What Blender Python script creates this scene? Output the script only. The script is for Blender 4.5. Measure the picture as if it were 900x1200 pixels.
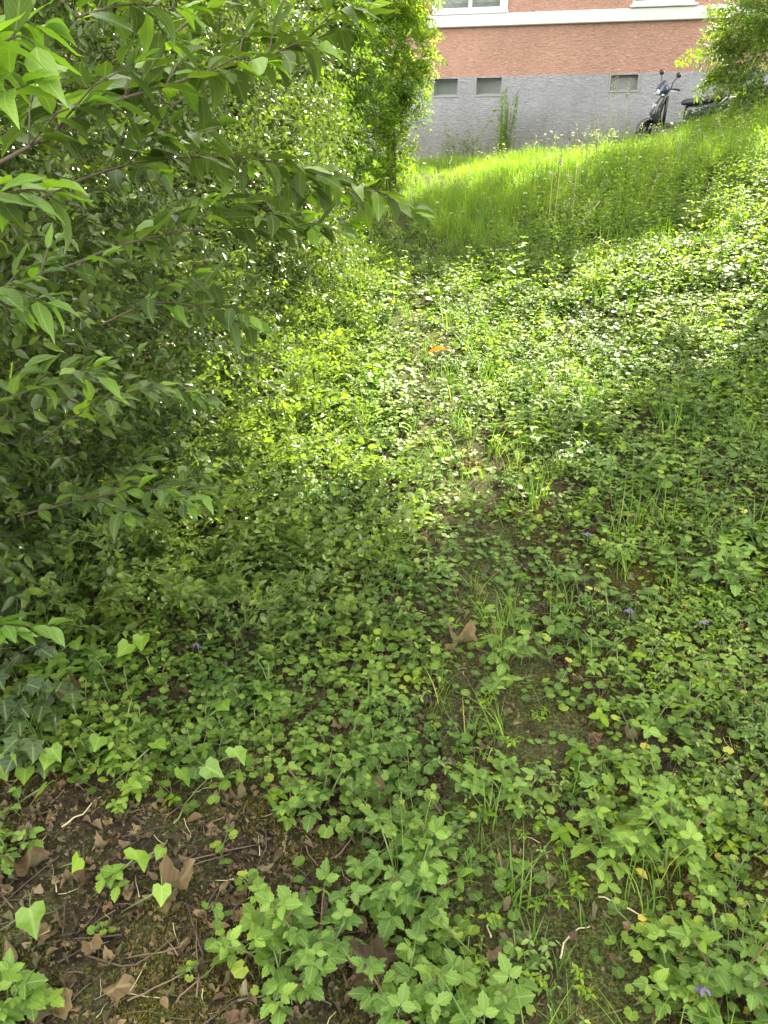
import bpy, math, random
import numpy as np
from mathutils import Vector, Matrix, Euler

for o in list(bpy.data.objects):
    bpy.data.objects.remove(o)
S = bpy.context.scene
C = S.collection
R = math.radians
rng = random.Random(11)
nrg = np.random.default_rng(11)

# ------------------------------------------------------------------ camera
PITCH = R(23.5)
CAM_Z = 1.5
FPX = 902.0
cam_d = bpy.data.cameras.new('camera')
cam = bpy.data.objects.new('camera', cam_d)
C.objects.link(cam)
cam.location = (0, 0, CAM_Z)
cam.rotation_euler = (math.pi / 2 - PITCH, 0, 0)
cam_d.sensor_fit = 'VERTICAL'
cam_d.angle = 2 * math.atan(600 / FPX)
cam_d.clip_start = 0.05
cam_d.clip_end = 500
S.camera = cam

# ------------------------------------------------------------------ sky, sun, exposure
SUN_EL, SUN_AZ = R(48), R(30)          # azimuth measured from +Y towards +X
w = bpy.data.worlds.new('World')
S.world = w
w.use_nodes = True
nt = w.node_tree
bg = nt.nodes['Background']
sky = nt.nodes.new('ShaderNodeTexSky')
sky.sky_type = 'NISHITA'
sky.sun_disc = False
sky.sun_elevation = SUN_EL
sky.sun_rotation = SUN_AZ
sky.air_density = 1.0
sky.dust_density = 2.0
sky.ozone_density = 0.6
# unseen cloud added to whiten and lift skylight, the same all round the sky
tcw = nt.nodes.new('ShaderNodeTexCoord')
cn = nt.nodes.new('ShaderNodeTexNoise')
cn.inputs['Scale'].default_value = 2.2
cn.inputs['Detail'].default_value = 6
nt.links.new(tcw.outputs['Generated'], cn.inputs['Vector'])
cr = nt.nodes.new('ShaderNodeMapRange')
cr.inputs[1].default_value = .3
cr.inputs[2].default_value = .62
cr.inputs[3].default_value = .35
cr.inputs[4].default_value = .95
nt.links.new(cn.outputs[0], cr.inputs[0])
cm = nt.nodes.new('ShaderNodeMix')
cm.data_type = 'RGBA'
cm.inputs[7].default_value = (11.6, 11.0, 9.6, 1)
nt.links.new(cr.outputs[0], cm.inputs[0])
nt.links.new(sky.outputs[0], cm.inputs[6])
nt.links.new(cm.outputs[2], bg.inputs[0])
bg.inputs[1].default_value = 0.092
sun_d = bpy.data.lights.new('sun', 'SUN')
sun = bpy.data.objects.new('sun', sun_d)
C.objects.link(sun)
sun_d.energy = 5.0
sun_d.angle = R(0.5)
sun_d.color = (1.0, 0.89, 0.68)
SD = Vector((math.sin(SUN_AZ) * math.cos(SUN_EL), math.cos(SUN_AZ) * math.cos(SUN_EL), math.sin(SUN_EL)))
sun.rotation_euler = SD.to_track_quat('Z', 'Y').to_euler()
sun.location = (6, 8, 14)
S.view_settings.view_transform = 'Standard'
S.view_settings.look = 'None'
S.view_settings.exposure = 2.68
S.view_settings.gamma = 1.0
S.render.engine = 'CYCLES'
S.cycles.max_bounces = 6
S.cycles.diffuse_bounces = 3
S.cycles.glossy_bounces = 2
S.cycles.transmission_bounces = 4
S.cycles.sample_clamp_indirect = 8

# ------------------------------------------------------------------ terrain function
def _hash(ix, iy, seed):
    n = (ix * 374761393 + iy * 668265263 + seed * 974634721) & 0x7fffffff
    n = (n ^ (n >> 13)) * 1274126177 & 0x7fffffff
    n = n ^ (n >> 16)
    return (n & 0xffff) / 65535.0

def noise(x, y, scale, seed=0):
    x = np.asarray(x, float) / scale
    y = np.asarray(y, float) / scale
    ix = np.floor(x).astype(np.int64)
    iy = np.floor(y).astype(np.int64)
    fx, fy = x - ix, y - iy
    fx = fx * fx * (3 - 2 * fx)
    fy = fy * fy * (3 - 2 * fy)
    a, b = _hash(ix, iy, seed), _hash(ix + 1, iy, seed)
    c, d = _hash(ix, iy + 1, seed), _hash(ix + 1, iy + 1, seed)
    return (a * (1 - fx) + b * fx) * (1 - fy) + (c * (1 - fx) + d * fx) * fy

def smin(a, b, k):
    h = np.clip(.5 + .5 * (b - a) / k, 0, 1)
    return b * (1 - h) + a * h - k * h * (1 - h)

def H(x, y):
    x = np.asarray(x, float)
    y = np.asarray(y, float)
    yc = np.clip(y, -60, 16)
    base = np.where(yc < 0, .1 * yc * .4, .1 * yc + .0025 * yc * yc)
    k = np.clip(.1 + .03 * yc, .08, .34)
    q = x - 1.0
    b = k * np.log1p(np.exp(np.clip(q * 4, -30, 30))) / 4
    z = base + np.minimum(b, 3.0)
    cap = 1.76 + .165 * np.clip(x - 3.0, 0, 1.7) ** 2 - .17 * np.clip((y - 12.6) / 1.6, 0, 1)
    z = smin(z, cap, .3)
    z = z + .04 * np.clip(-x - .6, 0, 3)
    near = np.clip(1.6 - y * .1, .3, 1)
    z = z + .05 * (noise(x, y, 1.1, 3) - .5) + .03 * (noise(x, y, .35, 4) - .5) + near * .016 * (noise(x, y, .09, 5) - .5) + near * .008 * (noise(x, y, .035, 6) - .5)
    return z

def h1(x, y):
    return float(H(np.array([x]), np.array([y]))[0])

def path_x(y):
    return .36 - .022 * y - .0015 * np.clip(y - 4, 0, 20) ** 2

FW = Vector((0, math.cos(PITCH), -math.sin(PITCH)))
UP = Vector((0, math.sin(PITCH), math.cos(PITCH)))

def ray(px, py):
    return FW + Vector((1, 0, 0)) * ((px - 450) / FPX) + UP * ((600 - py) / FPX)

_TS = .5 * 1.006 ** np.arange(720)

def on_ground(px, py):
    """where the line of sight through a point of the photograph meets the terrain"""
    d = ray(px, py)
    t = _TS
    below = CAM_Z + d.z * t < H(d.x * t, d.y * t)
    k = int(np.argmax(below)) if below.any() else len(t) - 1
    return Vector((d.x * t[k], d.y * t[k], h1(d.x * t[k], d.y * t[k])))

def at_depth(px, py, y):
    d = ray(px, py)
    return Vector((0, 0, CAM_Z)) + d * (y / d.y)

# ------------------------------------------------------------------ mesh helpers
class MB:
    def __init__(self):
        self.v, self.f, self.uv, self.m, self.sm = [], [], [], [], []
        self.n = 0

    def add(self, v, f, uv=None, mat=0, smooth=True):
        v = np.asarray(v, float)
        o = self.n
        self.v.append(v)
        self.n += len(v)
        uv = np.zeros((len(v), 2)) if uv is None else np.asarray(uv, float)
        for q in f:
            self.f.append([i + o for i in q])
            self.uv.extend(uv[list(q)].tolist())
            self.m.append(mat)
            self.sm.append(smooth)

    def leaf(self, tpl, M, mat=0):
        v, f, uv = tpl
        A = np.array(M)
        self.add(v @ A[:3, :3].T + A[:3, 3], f, uv, mat)

    def tube(self, pts, rad, n=6, mat=0, cap=True):
        P = [Vector(p) for p in pts]
        if not hasattr(rad, '__len__'):
            rad = [rad] * len(P)
        rings = []
        ref = Vector((0, 0, 1))
        d0 = (P[1] - P[0]).normalized()
        if abs(d0.dot(ref)) > .9:
            ref = Vector((1, 0, 0))
        for i, p in enumerate(P):
            d = (P[min(i + 1, len(P) - 1)] - P[max(i - 1, 0)]).normalized()
            a = d.cross(ref).normalized()
            b = a.cross(d).normalized()
            ref = b
            for k in range(n):
                t = 2 * math.pi * k / n
                rings.append(p + (a * math.cos(t) + b * math.sin(t)) * rad[i])
        f = []
        for i in range(len(P) - 1):
            for k in range(n):
                k2 = (k + 1) % n
                f.append((i * n + k, i * n + k2, (i + 1) * n + k2, (i + 1) * n + k))
        if cap:
            f.append(tuple(range(n - 1, -1, -1)))
            f.append(tuple((len(P) - 1) * n + k for k in range(n)))
        uv = [(k / n, i / max(1, len(P) - 1)) for i in range(len(P)) for k in range(n)]
        self.add([tuple(r) for r in rings], f, uv, mat)

    def box(self, x0, x1, y0, y1, z0, z1, mat=0, bevel=0.0):
        if bevel:
            b = min(bevel, (x1 - x0) * .45, (y1 - y0) * .45, (z1 - z0) * .45)
            v, idx = [], {}
            for sx in (0, 1):
                for sy in (0, 1):
                    for sz in (0, 1):
                        c = [(x0, x1)[sx], (y0, y1)[sy], (z0, z1)[sz]]
                        s = [b if q == 0 else -b for q in (sx, sy, sz)]
                        for ax in range(3):
                            p = [c[k] + (0 if k == ax else s[k]) for k in range(3)]
                            idx[(sx, sy, sz, ax)] = len(v)
                            v.append(p)
            f = []
            for ax in range(3):
                o1, o2 = [k for k in range(3) if k != ax]
                for s in (0, 1):
                    q = []
                    for a, c in ((0, 0), (1, 0), (1, 1), (0, 1)):
                        k = [0, 0, 0]
                        k[ax], k[o1], k[o2] = s, a, c
                        q.append(idx[(k[0], k[1], k[2], ax)])
                    f.append(q)
            for ax in range(3):
                o1, o2 = [k for k in range(3) if k != ax]
                for a in (0, 1):
                    for c in (0, 1):
                        k0, k1 = [0, 0, 0], [0, 0, 0]
                        k0[o1] = k1[o1] = a
                        k0[o2] = k1[o2] = c
                        k1[ax] = 1
                        f.append([idx[(*k0, o1)], idx[(*k1, o1)], idx[(*k1, o2)], idx[(*k0, o2)]])
            for sx in (0, 1):
                for sy in (0, 1):
                    for sz in (0, 1):
                        f.append([idx[(sx, sy, sz, a)] for a in range(3)])
            self.add(v, f, None, mat, False)
            return
        v = [(x, y, z) for x in (x0, x1) for y in (y0, y1) for z in (z0, z1)]
        f = [(0, 1, 3, 2), (4, 6, 7, 5), (0, 4, 5, 1), (2, 3, 7, 6), (0, 2, 6, 4), (1, 5, 7, 3)]
        self.add(v, f, None, mat, False)

    def loft(self, rings, mat=0, cap=True, closed=True):
        n = len(rings[0])
        v = [p for r in rings for p in r]
        f = []
        for i in range(len(rings) - 1):
            for k in range(n if closed else n - 1):
                k2 = (k + 1) % n
                f.append((i * n + k, i * n + k2, (i + 1) * n + k2, (i + 1) * n + k))
        if cap:
            f.append(tuple(range(n - 1, -1, -1)))
            f.append(tuple((len(rings) - 1) * n + k for k in range(n)))
        self.add(v, f, None, mat)

    def xform(self, M):
        A = np.array(M)
        self.v = [v @ A[:3, :3].T + A[:3, 3] for v in self.v]
        return self

    def mesh(self, name, mats):
        me = bpy.data.meshes.new(name)
        V = np.concatenate(self.v) if self.v else np.zeros((0, 3))
        me.from_pydata(V.tolist(), [], self.f)
        uvl = me.uv_layers.new(name='UVMap')
        uvl.data.foreach_set('uv', np.asarray(self.uv, np.float32).ravel())
        for m in (mats if isinstance(mats, (list, tuple)) else [mats]):
            me.materials.append(m)
        me.polygons.foreach_set('material_index', np.asarray(self.m, np.int32))
        me.polygons.foreach_set('use_smooth', np.asarray(self.sm, bool))
        me.update()
        return me

def link(name, me, parent=None):
    o = bpy.data.objects.new(name, me)
    C.objects.link(o)
    if parent is not None:
        o.parent = parent
    return o

def obj(name, mb, mats, parent=None):
    return link(name, mb.mesh(name, mats), parent)

def tag(o, label, cat, group=None):
    o['label'] = label
    o['category'] = cat
    if group:
        o['group'] = group
    return o

def thing(name, label, cat, loc=(0, 0, 0), rot=(0, 0, 0), group=None):
    o = bpy.data.objects.new(name, None)
    o.empty_display_size = .1
    C.objects.link(o)
    o.location = loc
    o.rotation_euler = rot
    return tag(o, label, cat, group)

# ------------------------------------------------------------------ materials
def _mat(name):
    m = bpy.data.materials.new(name)
    m.use_nodes = True
    n = m.node_tree.nodes
    n.clear()
    return m, n, m.node_tree.links

def _mix(n, l, fac, a, b, mode='MIX'):
    x = n.new('ShaderNodeMix')
    x.data_type = 'RGBA'
    x.blend_type = mode
    for sock, val in ((x.inputs[0], fac), (x.inputs[6], a), (x.inputs[7], b)):
        if hasattr(val, 'links'):
            l.new(val, sock)
        elif isinstance(val, (int, float)):
            sock.default_value = val
        else:
            sock.default_value = (*val, 1)
    return x.outputs[2]

def _math(n, l, op, a, b=0.0, c=None):
    x = n.new('ShaderNodeMath')
    x.operation = op
    for i, val in enumerate((a, b, c)):
        if val is None:
            continue
        if hasattr(val, 'links'):
            l.new(val, x.inputs[i])
        else:
            x.inputs[i].default_value = val
    return x.outputs[0]

def _ramp(n, l, fac, stops):
    x = n.new('ShaderNodeValToRGB')
    e = x.color_ramp.elements
    while len(e) < len(stops):
        e.new(.5)
    for k, (p, c) in enumerate(stops):
        e[k].position = p
        e[k].color = (*c, 1)
    l.new(fac, x.inputs[0])
    return x.outputs[0]

def leaf_mat(name, stops, trans=.35, tcol=1.6, rough=.42, spec=.5, vein=.35, side=14.0, mottle=.25, tint=(1.08, 1.08, .72)):
    m, n, l = _mat(name)
    geo = n.new('ShaderNodeNewGeometry')
    oi = n.new('ShaderNodeObjectInfo')
    r = _math(n, l, 'FRACT', _math(n, l, 'ADD', geo.outputs['Random Per Island'], oi.outputs['Random']))
    col = _ramp(n, l, r, stops)
    tc = n.new('ShaderNodeTexCoord')
    pn = n.new('ShaderNodeTexNoise')
    pn.inputs['Scale'].default_value = 2.6
    pn.inputs['Detail'].default_value = 4
    l.new(geo.outputs['Position'], pn.inputs['Vector'])
    pm = n.new('ShaderNodeMapRange')
    pm.inputs[1].default_value = .38
    pm.inputs[2].default_value = .62
    l.new(pn.outputs[0], pm.inputs[0])
    col = _mix(n, l, pm.outputs[0], _mix(n, l, 1.0, col, (.8, .86, .95), 'MULTIPLY'), _mix(n, l, 1.0, col, (1.2, 1.14, .92), 'MULTIPLY'))
    col = _mix(n, l, 1.0, col, tint, 'MULTIPLY')
    nz = n.new('ShaderNodeTexNoise')
    nz.inputs['Scale'].default_value = 60
    nz.inputs['Detail'].default_value = 3
    l.new(tc.outputs['Object'], nz.inputs['Vector'])
    f = _math(n, l, 'MULTIPLY', nz.outputs[0], mottle)
    dark = _mix(n, l, 1.0, col, (.45, .5, .4), 'MULTIPLY')
    col = _mix(n, l, f, col, dark)
    sx = n.new('ShaderNodeSeparateXYZ')
    l.new(tc.outputs['UV'], sx.inputs[0])
    u = _math(n, l, 'ABSOLUTE', _math(n, l, 'SUBTRACT', sx.outputs[0], .5))
    mid = n.new('ShaderNodeMapRange')
    mid.inputs[1].default_value = .012
    mid.inputs[2].default_value = .05
    mid.inputs[3].default_value = 1
    mid.inputs[4].default_value = 0
    l.new(u, mid.inputs[0])
    ph = _math(n, l, 'MULTIPLY', _math(n, l, 'SUBTRACT', sx.outputs[1], _math(n, l, 'MULTIPLY', u, .8)), side)
    sv = _math(n, l, 'POWER', _math(n, l, 'ABSOLUTE', _math(n, l, 'SINE', _math(n, l, 'MULTIPLY', ph, math.pi))), .35)
    sv = _math(n, l, 'SUBTRACT', 1.0, sv)
    v = _math(n, l, 'MAXIMUM', mid.outputs[0], _math(n, l, 'MULTIPLY', sv, .55))
    v = _math(n, l, 'MULTIPLY', v, vein)
    light = _mix(n, l, 1.0, col, (.16, .2, .08), 'ADD')
    col = _mix(n, l, v, col, light)
    pale = _mix(n, l, .35, col, (.13, .17, .09))
    colb = _mix(n, l, geo.outputs['Backfacing'], col, pale)
    p = n.new('ShaderNodeBsdfPrincipled')
    l.new(colb, p.inputs['Base Color'])
    p.inputs['Roughness'].default_value = rough
    p.inputs['Specular IOR Level'].default_value = spec
    bmp = n.new('ShaderNodeBump')
    bmp.inputs['Strength'].default_value = .35
    bmp.inputs['Distance'].default_value = .002
    l.new(_math(n, l, 'SUBTRACT', nz.outputs[0], _math(n, l, 'MULTIPLY', v, 1.2)), bmp.inputs['Height'])
    l.new(bmp.outputs[0], p.inputs['Normal'])
    t = n.new('ShaderNodeBsdfTranslucent')
    tcn = _mix(n, l, 1.0, col, (tcol * 1.28, tcol * 1.35, tcol * .42), 'MULTIPLY')
    l.new(tcn, t.inputs[0])
    mx = n.new('ShaderNodeMixShader')
    mx.inputs[0].default_value = trans
    l.new(p.outputs[0], mx.inputs[1])
    l.new(t.outputs[0], mx.inputs[2])
    out = n.new('ShaderNodeOutputMaterial')
    l.new(mx.outputs[0], out.inputs[0])
    return m

def plain(name, col, rough=.5, metal=0.0, spec=.5, var=.15, scale=20.0, bump=0.0, coat=0.0, bscale=None):
    m, n, l = _mat(name)
    tc = n.new('ShaderNodeTexCoord')
    nz = n.new('ShaderNodeTexNoise')
    nz.inputs['Scale'].default_value = scale
    nz.inputs['Detail'].default_value = 6
    l.new(tc.outputs['Object'], nz.inputs['Vector'])
    oi = n.new('ShaderNodeObjectInfo')
    c = _mix(n, l, nz.outputs[0], tuple(x * (1 - var) for x in col), tuple(min(1, x * (1 + var)) for x in col))
    p = n.new('ShaderNodeBsdfPrincipled')
    l.new(c, p.inputs['Base Color'])
    p.inputs['Roughness'].default_value = rough
    p.inputs['Metallic'].default_value = metal
    p.inputs['Specular IOR Level'].default_value = spec
    p.inputs['Coat Weight'].default_value = coat
    if bump:
        b = n.new('ShaderNodeBump')
        b.inputs['Strength'].default_value = bump
        b.inputs['Distance'].default_value = .01
        if bscale:
            n2 = n.new('ShaderNodeTexNoise')
            n2.inputs['Scale'].default_value = bscale
            n2.inputs['Detail'].default_value = 5
            l.new(tc.outputs['Object'], n2.inputs['Vector'])
            l.new(n2.outputs[0], b.inputs['Height'])
        else:
            l.new(nz.outputs[0], b.inputs['Height'])
        l.new(b.outputs[0], p.inputs['Normal'])
    out = n.new('ShaderNodeOutputMaterial')
    l.new(p.outputs[0], out.inputs[0])
    return m

def render_plaster(name, col, var=.22, splash=0.0):
    """rough trowelled render: a coarse swirly relief, faint streaks and blotches"""
    m, n, l = _mat(name)
    tc = n.new('ShaderNodeTexCoord')
    a = n.new('ShaderNodeTexNoise')
    a.inputs['Scale'].default_value = 14
    a.inputs['Detail'].default_value = 8
    a.inputs['Distortion'].default_value = 1.2
    mp = n.new('ShaderNodeMapping')
    mp.inputs['Scale'].default_value = (1, 1, 2.2)
    l.new(tc.outputs['Object'], mp.inputs[0])
    l.new(mp.outputs[0], a.inputs['Vector'])
    b = n.new('ShaderNodeTexNoise')
    b.inputs['Scale'].default_value = .9
    b.inputs['Detail'].default_value = 5
    l.new(tc.outputs['Object'], b.inputs['Vector'])
    f = _math(n, l, 'ADD', _math(n, l, 'MULTIPLY', a.outputs[0], .7), _math(n, l, 'MULTIPLY', b.outputs[0], .3))
    f2 = n.new('ShaderNodeMapRange')
    f2.inputs[1].default_value = .35
    f2.inputs[2].default_value = .65
    l.new(f, f2.inputs[0])
    c = _mix(n, l, f2.outputs[0], tuple(x * (1 - var) for x in col), tuple(min(1, x * (1 + var)) for x in col))
    # damp blotches and, on the plinth, mud splashed up from the ground
    st = n.new('ShaderNodeTexNoise')
    st.inputs['Scale'].default_value = 1.7
    st.inputs['Detail'].default_value = 7
    st.inputs['Roughness'].default_value = .7
    m2 = n.new('ShaderNodeMapping')
    m2.inputs['Scale'].default_value = (1.6, 1, .5)
    l.new(tc.outputs['Object'], m2.inputs[0])
    l.new(m2.outputs[0], st.inputs['Vector'])
    sm = n.new('ShaderNodeMapRange')
    sm.inputs[1].default_value = .5
    sm.inputs[2].default_value = .75
    sm.inputs[4].default_value = .35
    l.new(st.outputs[0], sm.inputs[0])
    c = _mix(n, l, sm.outputs[0], c, tuple(x * .55 for x in col))
    if splash:
        xz = n.new('ShaderNodeSeparateXYZ')
        l.new(tc.outputs['Object'], xz.inputs[0])
        hz = n.new('ShaderNodeMapRange')
        hz.inputs[1].default_value = -.25
        hz.inputs[2].default_value = .35
        hz.inputs[3].default_value = 1
        hz.inputs[4].default_value = 0
        l.new(_math(n, l, 'SUBTRACT', xz.outputs[2], _math(n, l, 'MULTIPLY', st.outputs[0], .5)), hz.inputs[0])
        c = _mix(n, l, _math(n, l, 'MULTIPLY', hz.outputs[0], splash), c, (.13, .12, .09))
    p = n.new('ShaderNodeBsdfPrincipled')
    l.new(c, p.inputs['Base Color'])
    p.inputs['Roughness'].default_value = .95
    p.inputs['Specular IOR Level'].default_value = .2
    bm = n.new('ShaderNodeBump')
    bm.inputs['Strength'].default_value = .9
    bm.inputs['Distance'].default_value = .03
    l.new(a.outputs[0], bm.inputs['Height'])
    l.new(bm.outputs[0], p.inputs['Normal'])
    out = n.new('ShaderNodeOutputMaterial')
    l.new(p.outputs[0], out.inputs[0])
    return m

def soil_mat(name, mossy=.5):
    m, n, l = _mat(name)
    tc = n.new('ShaderNodeTexCoord')
    def nz(s, d=8, rough=.65):
        x = n.new('ShaderNodeTexNoise')
        x.inputs['Scale'].default_value = s
        x.inputs['Detail'].default_value = d
        x.inputs['Roughness'].default_value = rough
        l.new(tc.outputs['Object'], x.inputs['Vector'])
        return x.outputs[0]
    fine = _math(n, l, 'ADD', _math(n, l, 'MULTIPLY', nz(60), .55), _math(n, l, 'MULTIPLY', nz(260, 4), .45))
    big = nz(4, 6)
    soil = _ramp(n, l, fine, [(.36, (.006, .004, .0025)), (.48, (.02, .0145, .009)), (.56, (.048, .035, .022)), (.66, (.12, .09, .06))])
    moss = _ramp(n, l, nz(140, 6), [(.36, (.012, .012, .004)), (.5, (.045, .056, .014)), (.62, (.11, .125, .036))])
    mask = n.new('ShaderNodeMapRange')
    mask.inputs[1].default_value = .62 - mossy * .25
    mask.inputs[2].default_value = .74 - mossy * .25
    l.new(_math(n, l, 'ADD', _math(n, l, 'MULTIPLY', big, .6), _math(n, l, 'MULTIPLY', nz(25), .4)), mask.inputs[0])
    c = _mix(n, l, mask.outputs[0], soil, moss)
    p = n.new('ShaderNodeBsdfPrincipled')
    l.new(c, p.inputs['Base Color'])
    p.inputs['Roughness'].default_value = .95
    p.inputs['Specular IOR Level'].default_value = .2
    b = n.new('ShaderNodeBump')
    b.inputs['Strength'].default_value = 1.0
    b.inputs['Distance'].default_value = .015
    l.new(_math(n, l, 'ADD', fine, _math(n, l, 'MULTIPLY', nz(150), .6)), b.inputs['Height'])
    l.new(b.outputs[0], p.inputs['Normal'])
    out = n.new('ShaderNodeOutputMaterial')
    l.new(p.outputs[0], out.inputs[0])
    return m

def glass_mat(name, tint=(.6, .65, .65), rough=.03):
    m, n, l = _mat(name)
    p = n.new('ShaderNodeBsdfPrincipled')
    p.inputs['Base Color'].default_value = (*tint, 1)
    p.inputs['Roughness'].default_value = rough
    p.inputs['Transmission Weight'].default_value = .85
    p.inputs['IOR'].default_value = 1.45
    out = n.new('ShaderNodeOutputMaterial')
    l.new(p.outputs[0], out.inputs[0])
    return m

M = {}
M['soil'] = soil_mat('soil', .6)
M['path_soil'] = soil_mat('path_soil', .9)
M['pink'] = render_plaster('pink_render', (.36, .218, .178))
M['grey'] = render_plaster('grey_render', (.268, .272, .315), .2, .5)
M['white'] = plain('white_paint', (.55, .57, .58), .55, var=.08, scale=4, bump=.1)
M['cream'] = plain('window_frame_paint', (.6, .62, .62), .35, var=.03)
M['concrete'] = plain('pale_concrete', (.24, .245, .25), .9, var=.2, bump=.3)
M['room_darkness'] = plain('room_darkness', (.03, .03, .032), .9)  # near-black colour stands in for the shade of unlit rooms
M['curtain'] = plain('curtain', (.38, .37, .34), .9, var=.3, scale=9)
M['glass'] = glass_mat('window_glass')
M['frosted'] = plain('frosted_pane', (.15, .168, .176), .25, var=.2, scale=3, coat=.4)
M['roof'] = plain('roof_tiles', (.22, .09, .06), .8, var=.3)
M['black_plastic'] = plain('black_plastic', (.018, .019, .022), .38, var=.1, coat=.1)
M['scooter_paint'] = plain('scooter_paint', (.03, .034, .045), .22, var=.1, coat=.6)
M['silver'] = plain('silver_trim', (.62, .64, .66), .3, metal=.6, var=.05)
M['blue_screen'] = plain('tinted_screen', (.035, .05, .1), .12, var=.1, coat=.8)
M['seat'] = plain('seat_vinyl', (.03, .032, .04), .5, var=.2, bump=.1)
M['rubber'] = plain('rubber', (.014, .014, .014), .85, var=.3)
M['mirror'] = plain('mirror_glass', (.8, .82, .85), .05, metal=1.0, var=.0)
M['lamp_lens'] = plain('lamp_lens', (.55, .57, .6), .1, var=.1, coat=.8)
M['red_lens'] = plain('red_lens', (.35, .02, .015), .2, var=.1, coat=.6)
M['bark'] = plain('bark', (.085, .065, .048), .9, var=.45, scale=30, bump=.7)
M['twig'] = plain('twig_bark', (.055, .042, .028), .85, var=.4, scale=60, bump=.4)
M['dry_twig'] = plain('dry_twig', (.11, .08, .055), .85, var=.4, scale=60, bump=.4)
M['stem'] = plain('green_stem', (.1, .14, .045), .6, var=.25, scale=40)
M['straw'] = plain('straw_stem', (.36, .33, .19), .7, var=.2, scale=40)
M['red_stem'] = plain('reddish_stem', (.13, .075, .045), .6, var=.25, scale=40)

M['near'] = leaf_mat('ovate_leaf', [(0, (.03, .056, .018)), (.5, (.05, .092, .026)), (.85, (.075, .13, .033)), (1, (.11, .19, .042))], trans=.28, rough=.4, spec=.25, vein=.5, side=7, mottle=.5)
M['near_new'] = leaf_mat('young_ovate_leaf', [(0, (.1, .19, .035)), (1, (.16, .27, .05))], trans=.4, rough=.38, vein=.45, side=7, mottle=.4)
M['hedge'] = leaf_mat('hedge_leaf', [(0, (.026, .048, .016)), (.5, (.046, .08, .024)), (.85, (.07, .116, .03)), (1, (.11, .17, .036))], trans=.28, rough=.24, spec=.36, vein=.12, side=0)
M['hedge_far'] = leaf_mat('hedge_leaf_sunlit_tone', [(0, (.032, .068, .016)), (.5, (.055, .11, .022)), (1, (.1, .175, .03))], trans=.4, rough=.42, spec=.42, vein=.1, side=0)  # hedge leaf again, its colour brightened to look sunlit
M['under'] = leaf_mat('undergrowth_leaf', [(0, (.04, .072, .022)), (.5, (.075, .125, .034)), (.85, (.115, .18, .045)), (1, (.17, .23, .06))], trans=.32, rough=.26, spec=.34, vein=.3, side=0)
M['bush'] = leaf_mat('pale_bush_leaf', [(0, (.06, .105, .026)), (.6, (.095, .16, .04)), (1, (.15, .21, .055))], trans=.36, rough=.5, vein=.1, side=0)
M['canopy'] = leaf_mat('canopy_leaf', [(0, (.04, .09, .02)), (1, (.08, .15, .03))], trans=.4, rough=.5, vein=.1, side=0)
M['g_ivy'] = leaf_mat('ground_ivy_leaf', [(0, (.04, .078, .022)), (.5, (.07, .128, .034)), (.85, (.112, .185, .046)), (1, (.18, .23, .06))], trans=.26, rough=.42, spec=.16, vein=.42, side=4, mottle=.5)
M['g_pale'] = leaf_mat('pale_leaf_sunlit_tone', [(0, (.07, .13, .024)), (.5, (.115, .195, .034)), (1, (.19, .26, .045))], trans=.45, tcol=1.9, rough=.5, spec=.12, vein=.2, side=5)  # pale leaf, its colour brightened and yellowed to look sunlit
M['g_yellow'] = leaf_mat('fading_leaf', [(0, (.22, .24, .05)), (.5, (.36, .34, .09)), (1, (.46, .4, .16))], trans=.3, rough=.55, vein=.2, side=5)
M['herb'] = leaf_mat('serrated_leaf', [(0, (.056, .105, .032)), (.6, (.09, .16, .044)), (1, (.125, .21, .055))], trans=.26, rough=.45, spec=.18, vein=.45, side=6)
M['herb_new'] = leaf_mat('young_serrated_leaf', [(0, (.1, .18, .035)), (1, (.15, .24, .05))], trans=.4, rough=.48, vein=.38, side=6)
M['ivy'] = leaf_mat('ivy_leaf', [(0, (.022, .042, .022)), (.6, (.036, .062, .032)), (1, (.05, .085, .04))], trans=.15, rough=.42, spec=.45, vein=.5, side=4)
M['ivy_new'] = leaf_mat('young_ivy_leaf', [(0, (.11, .2, .04)), (1, (.17, .28, .06))], trans=.38, rough=.36, spec=.5, vein=.35, side=4)
M['grass'] = leaf_mat('grass_blade', [(0, (.05, .105, .018)), (.6, (.08, .165, .025)), (.93, (.12, .21, .035)), (1, (.3, .28, .13))], trans=.4, rough=.5, spec=.4, vein=.1, side=0)
M['meadow'] = leaf_mat('meadow_blade', [(0, (.07, .14, .02)), (.55, (.115, .21, .03)), (.9, (.14, .22, .036)), (1, (.3, .28, .13))], trans=.44, rough=.5, spec=.4, vein=.1, side=0)
M['moss'] = leaf_mat('moss_sprig', [(0, (.035, .037, .01)), (.6, (.085, .085, .024)), (1, (.15, .14, .055))], trans=.3, rough=.8, spec=.2, vein=0, side=0)
M['dead'] = leaf_mat('dead_leaf', [(0, (.035, .022, .014)), (.4, (.08, .05, .032)), (.75, (.14, .093, .062)), (1, (.23, .165, .115))], trans=.12, tcol=1.0, rough=.7, spec=.3, vein=.3, side=6, mottle=.8, tint=(.8, .78, .74))
M['dead_red'] = leaf_mat('reddish_dead_leaf', [(0, (.1, .055, .035)), (1, (.17, .1, .066))], trans=.12, tcol=1.0, rough=.6, spec=.35, vein=.3, side=6, mottle=.7, tint=(.8, .78, .74))
M['dead_tan'] = leaf_mat('tan_dead_leaf', [(0, (.13, .09, .06)), (1, (.23, .17, .12))], trans=.12, tcol=1.0, rough=.7, spec=.3, vein=.3, side=6, mottle=.7, tint=(.8, .78, .74))
M['orange'] = leaf_mat('orange_leaf', [(0, (.72, .15, .012)), (1, (.72, .15, .012))], trans=.3, tcol=.9, rough=.6, spec=.15, vein=.06, side=6, tint=(1, 1, 1))
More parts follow.
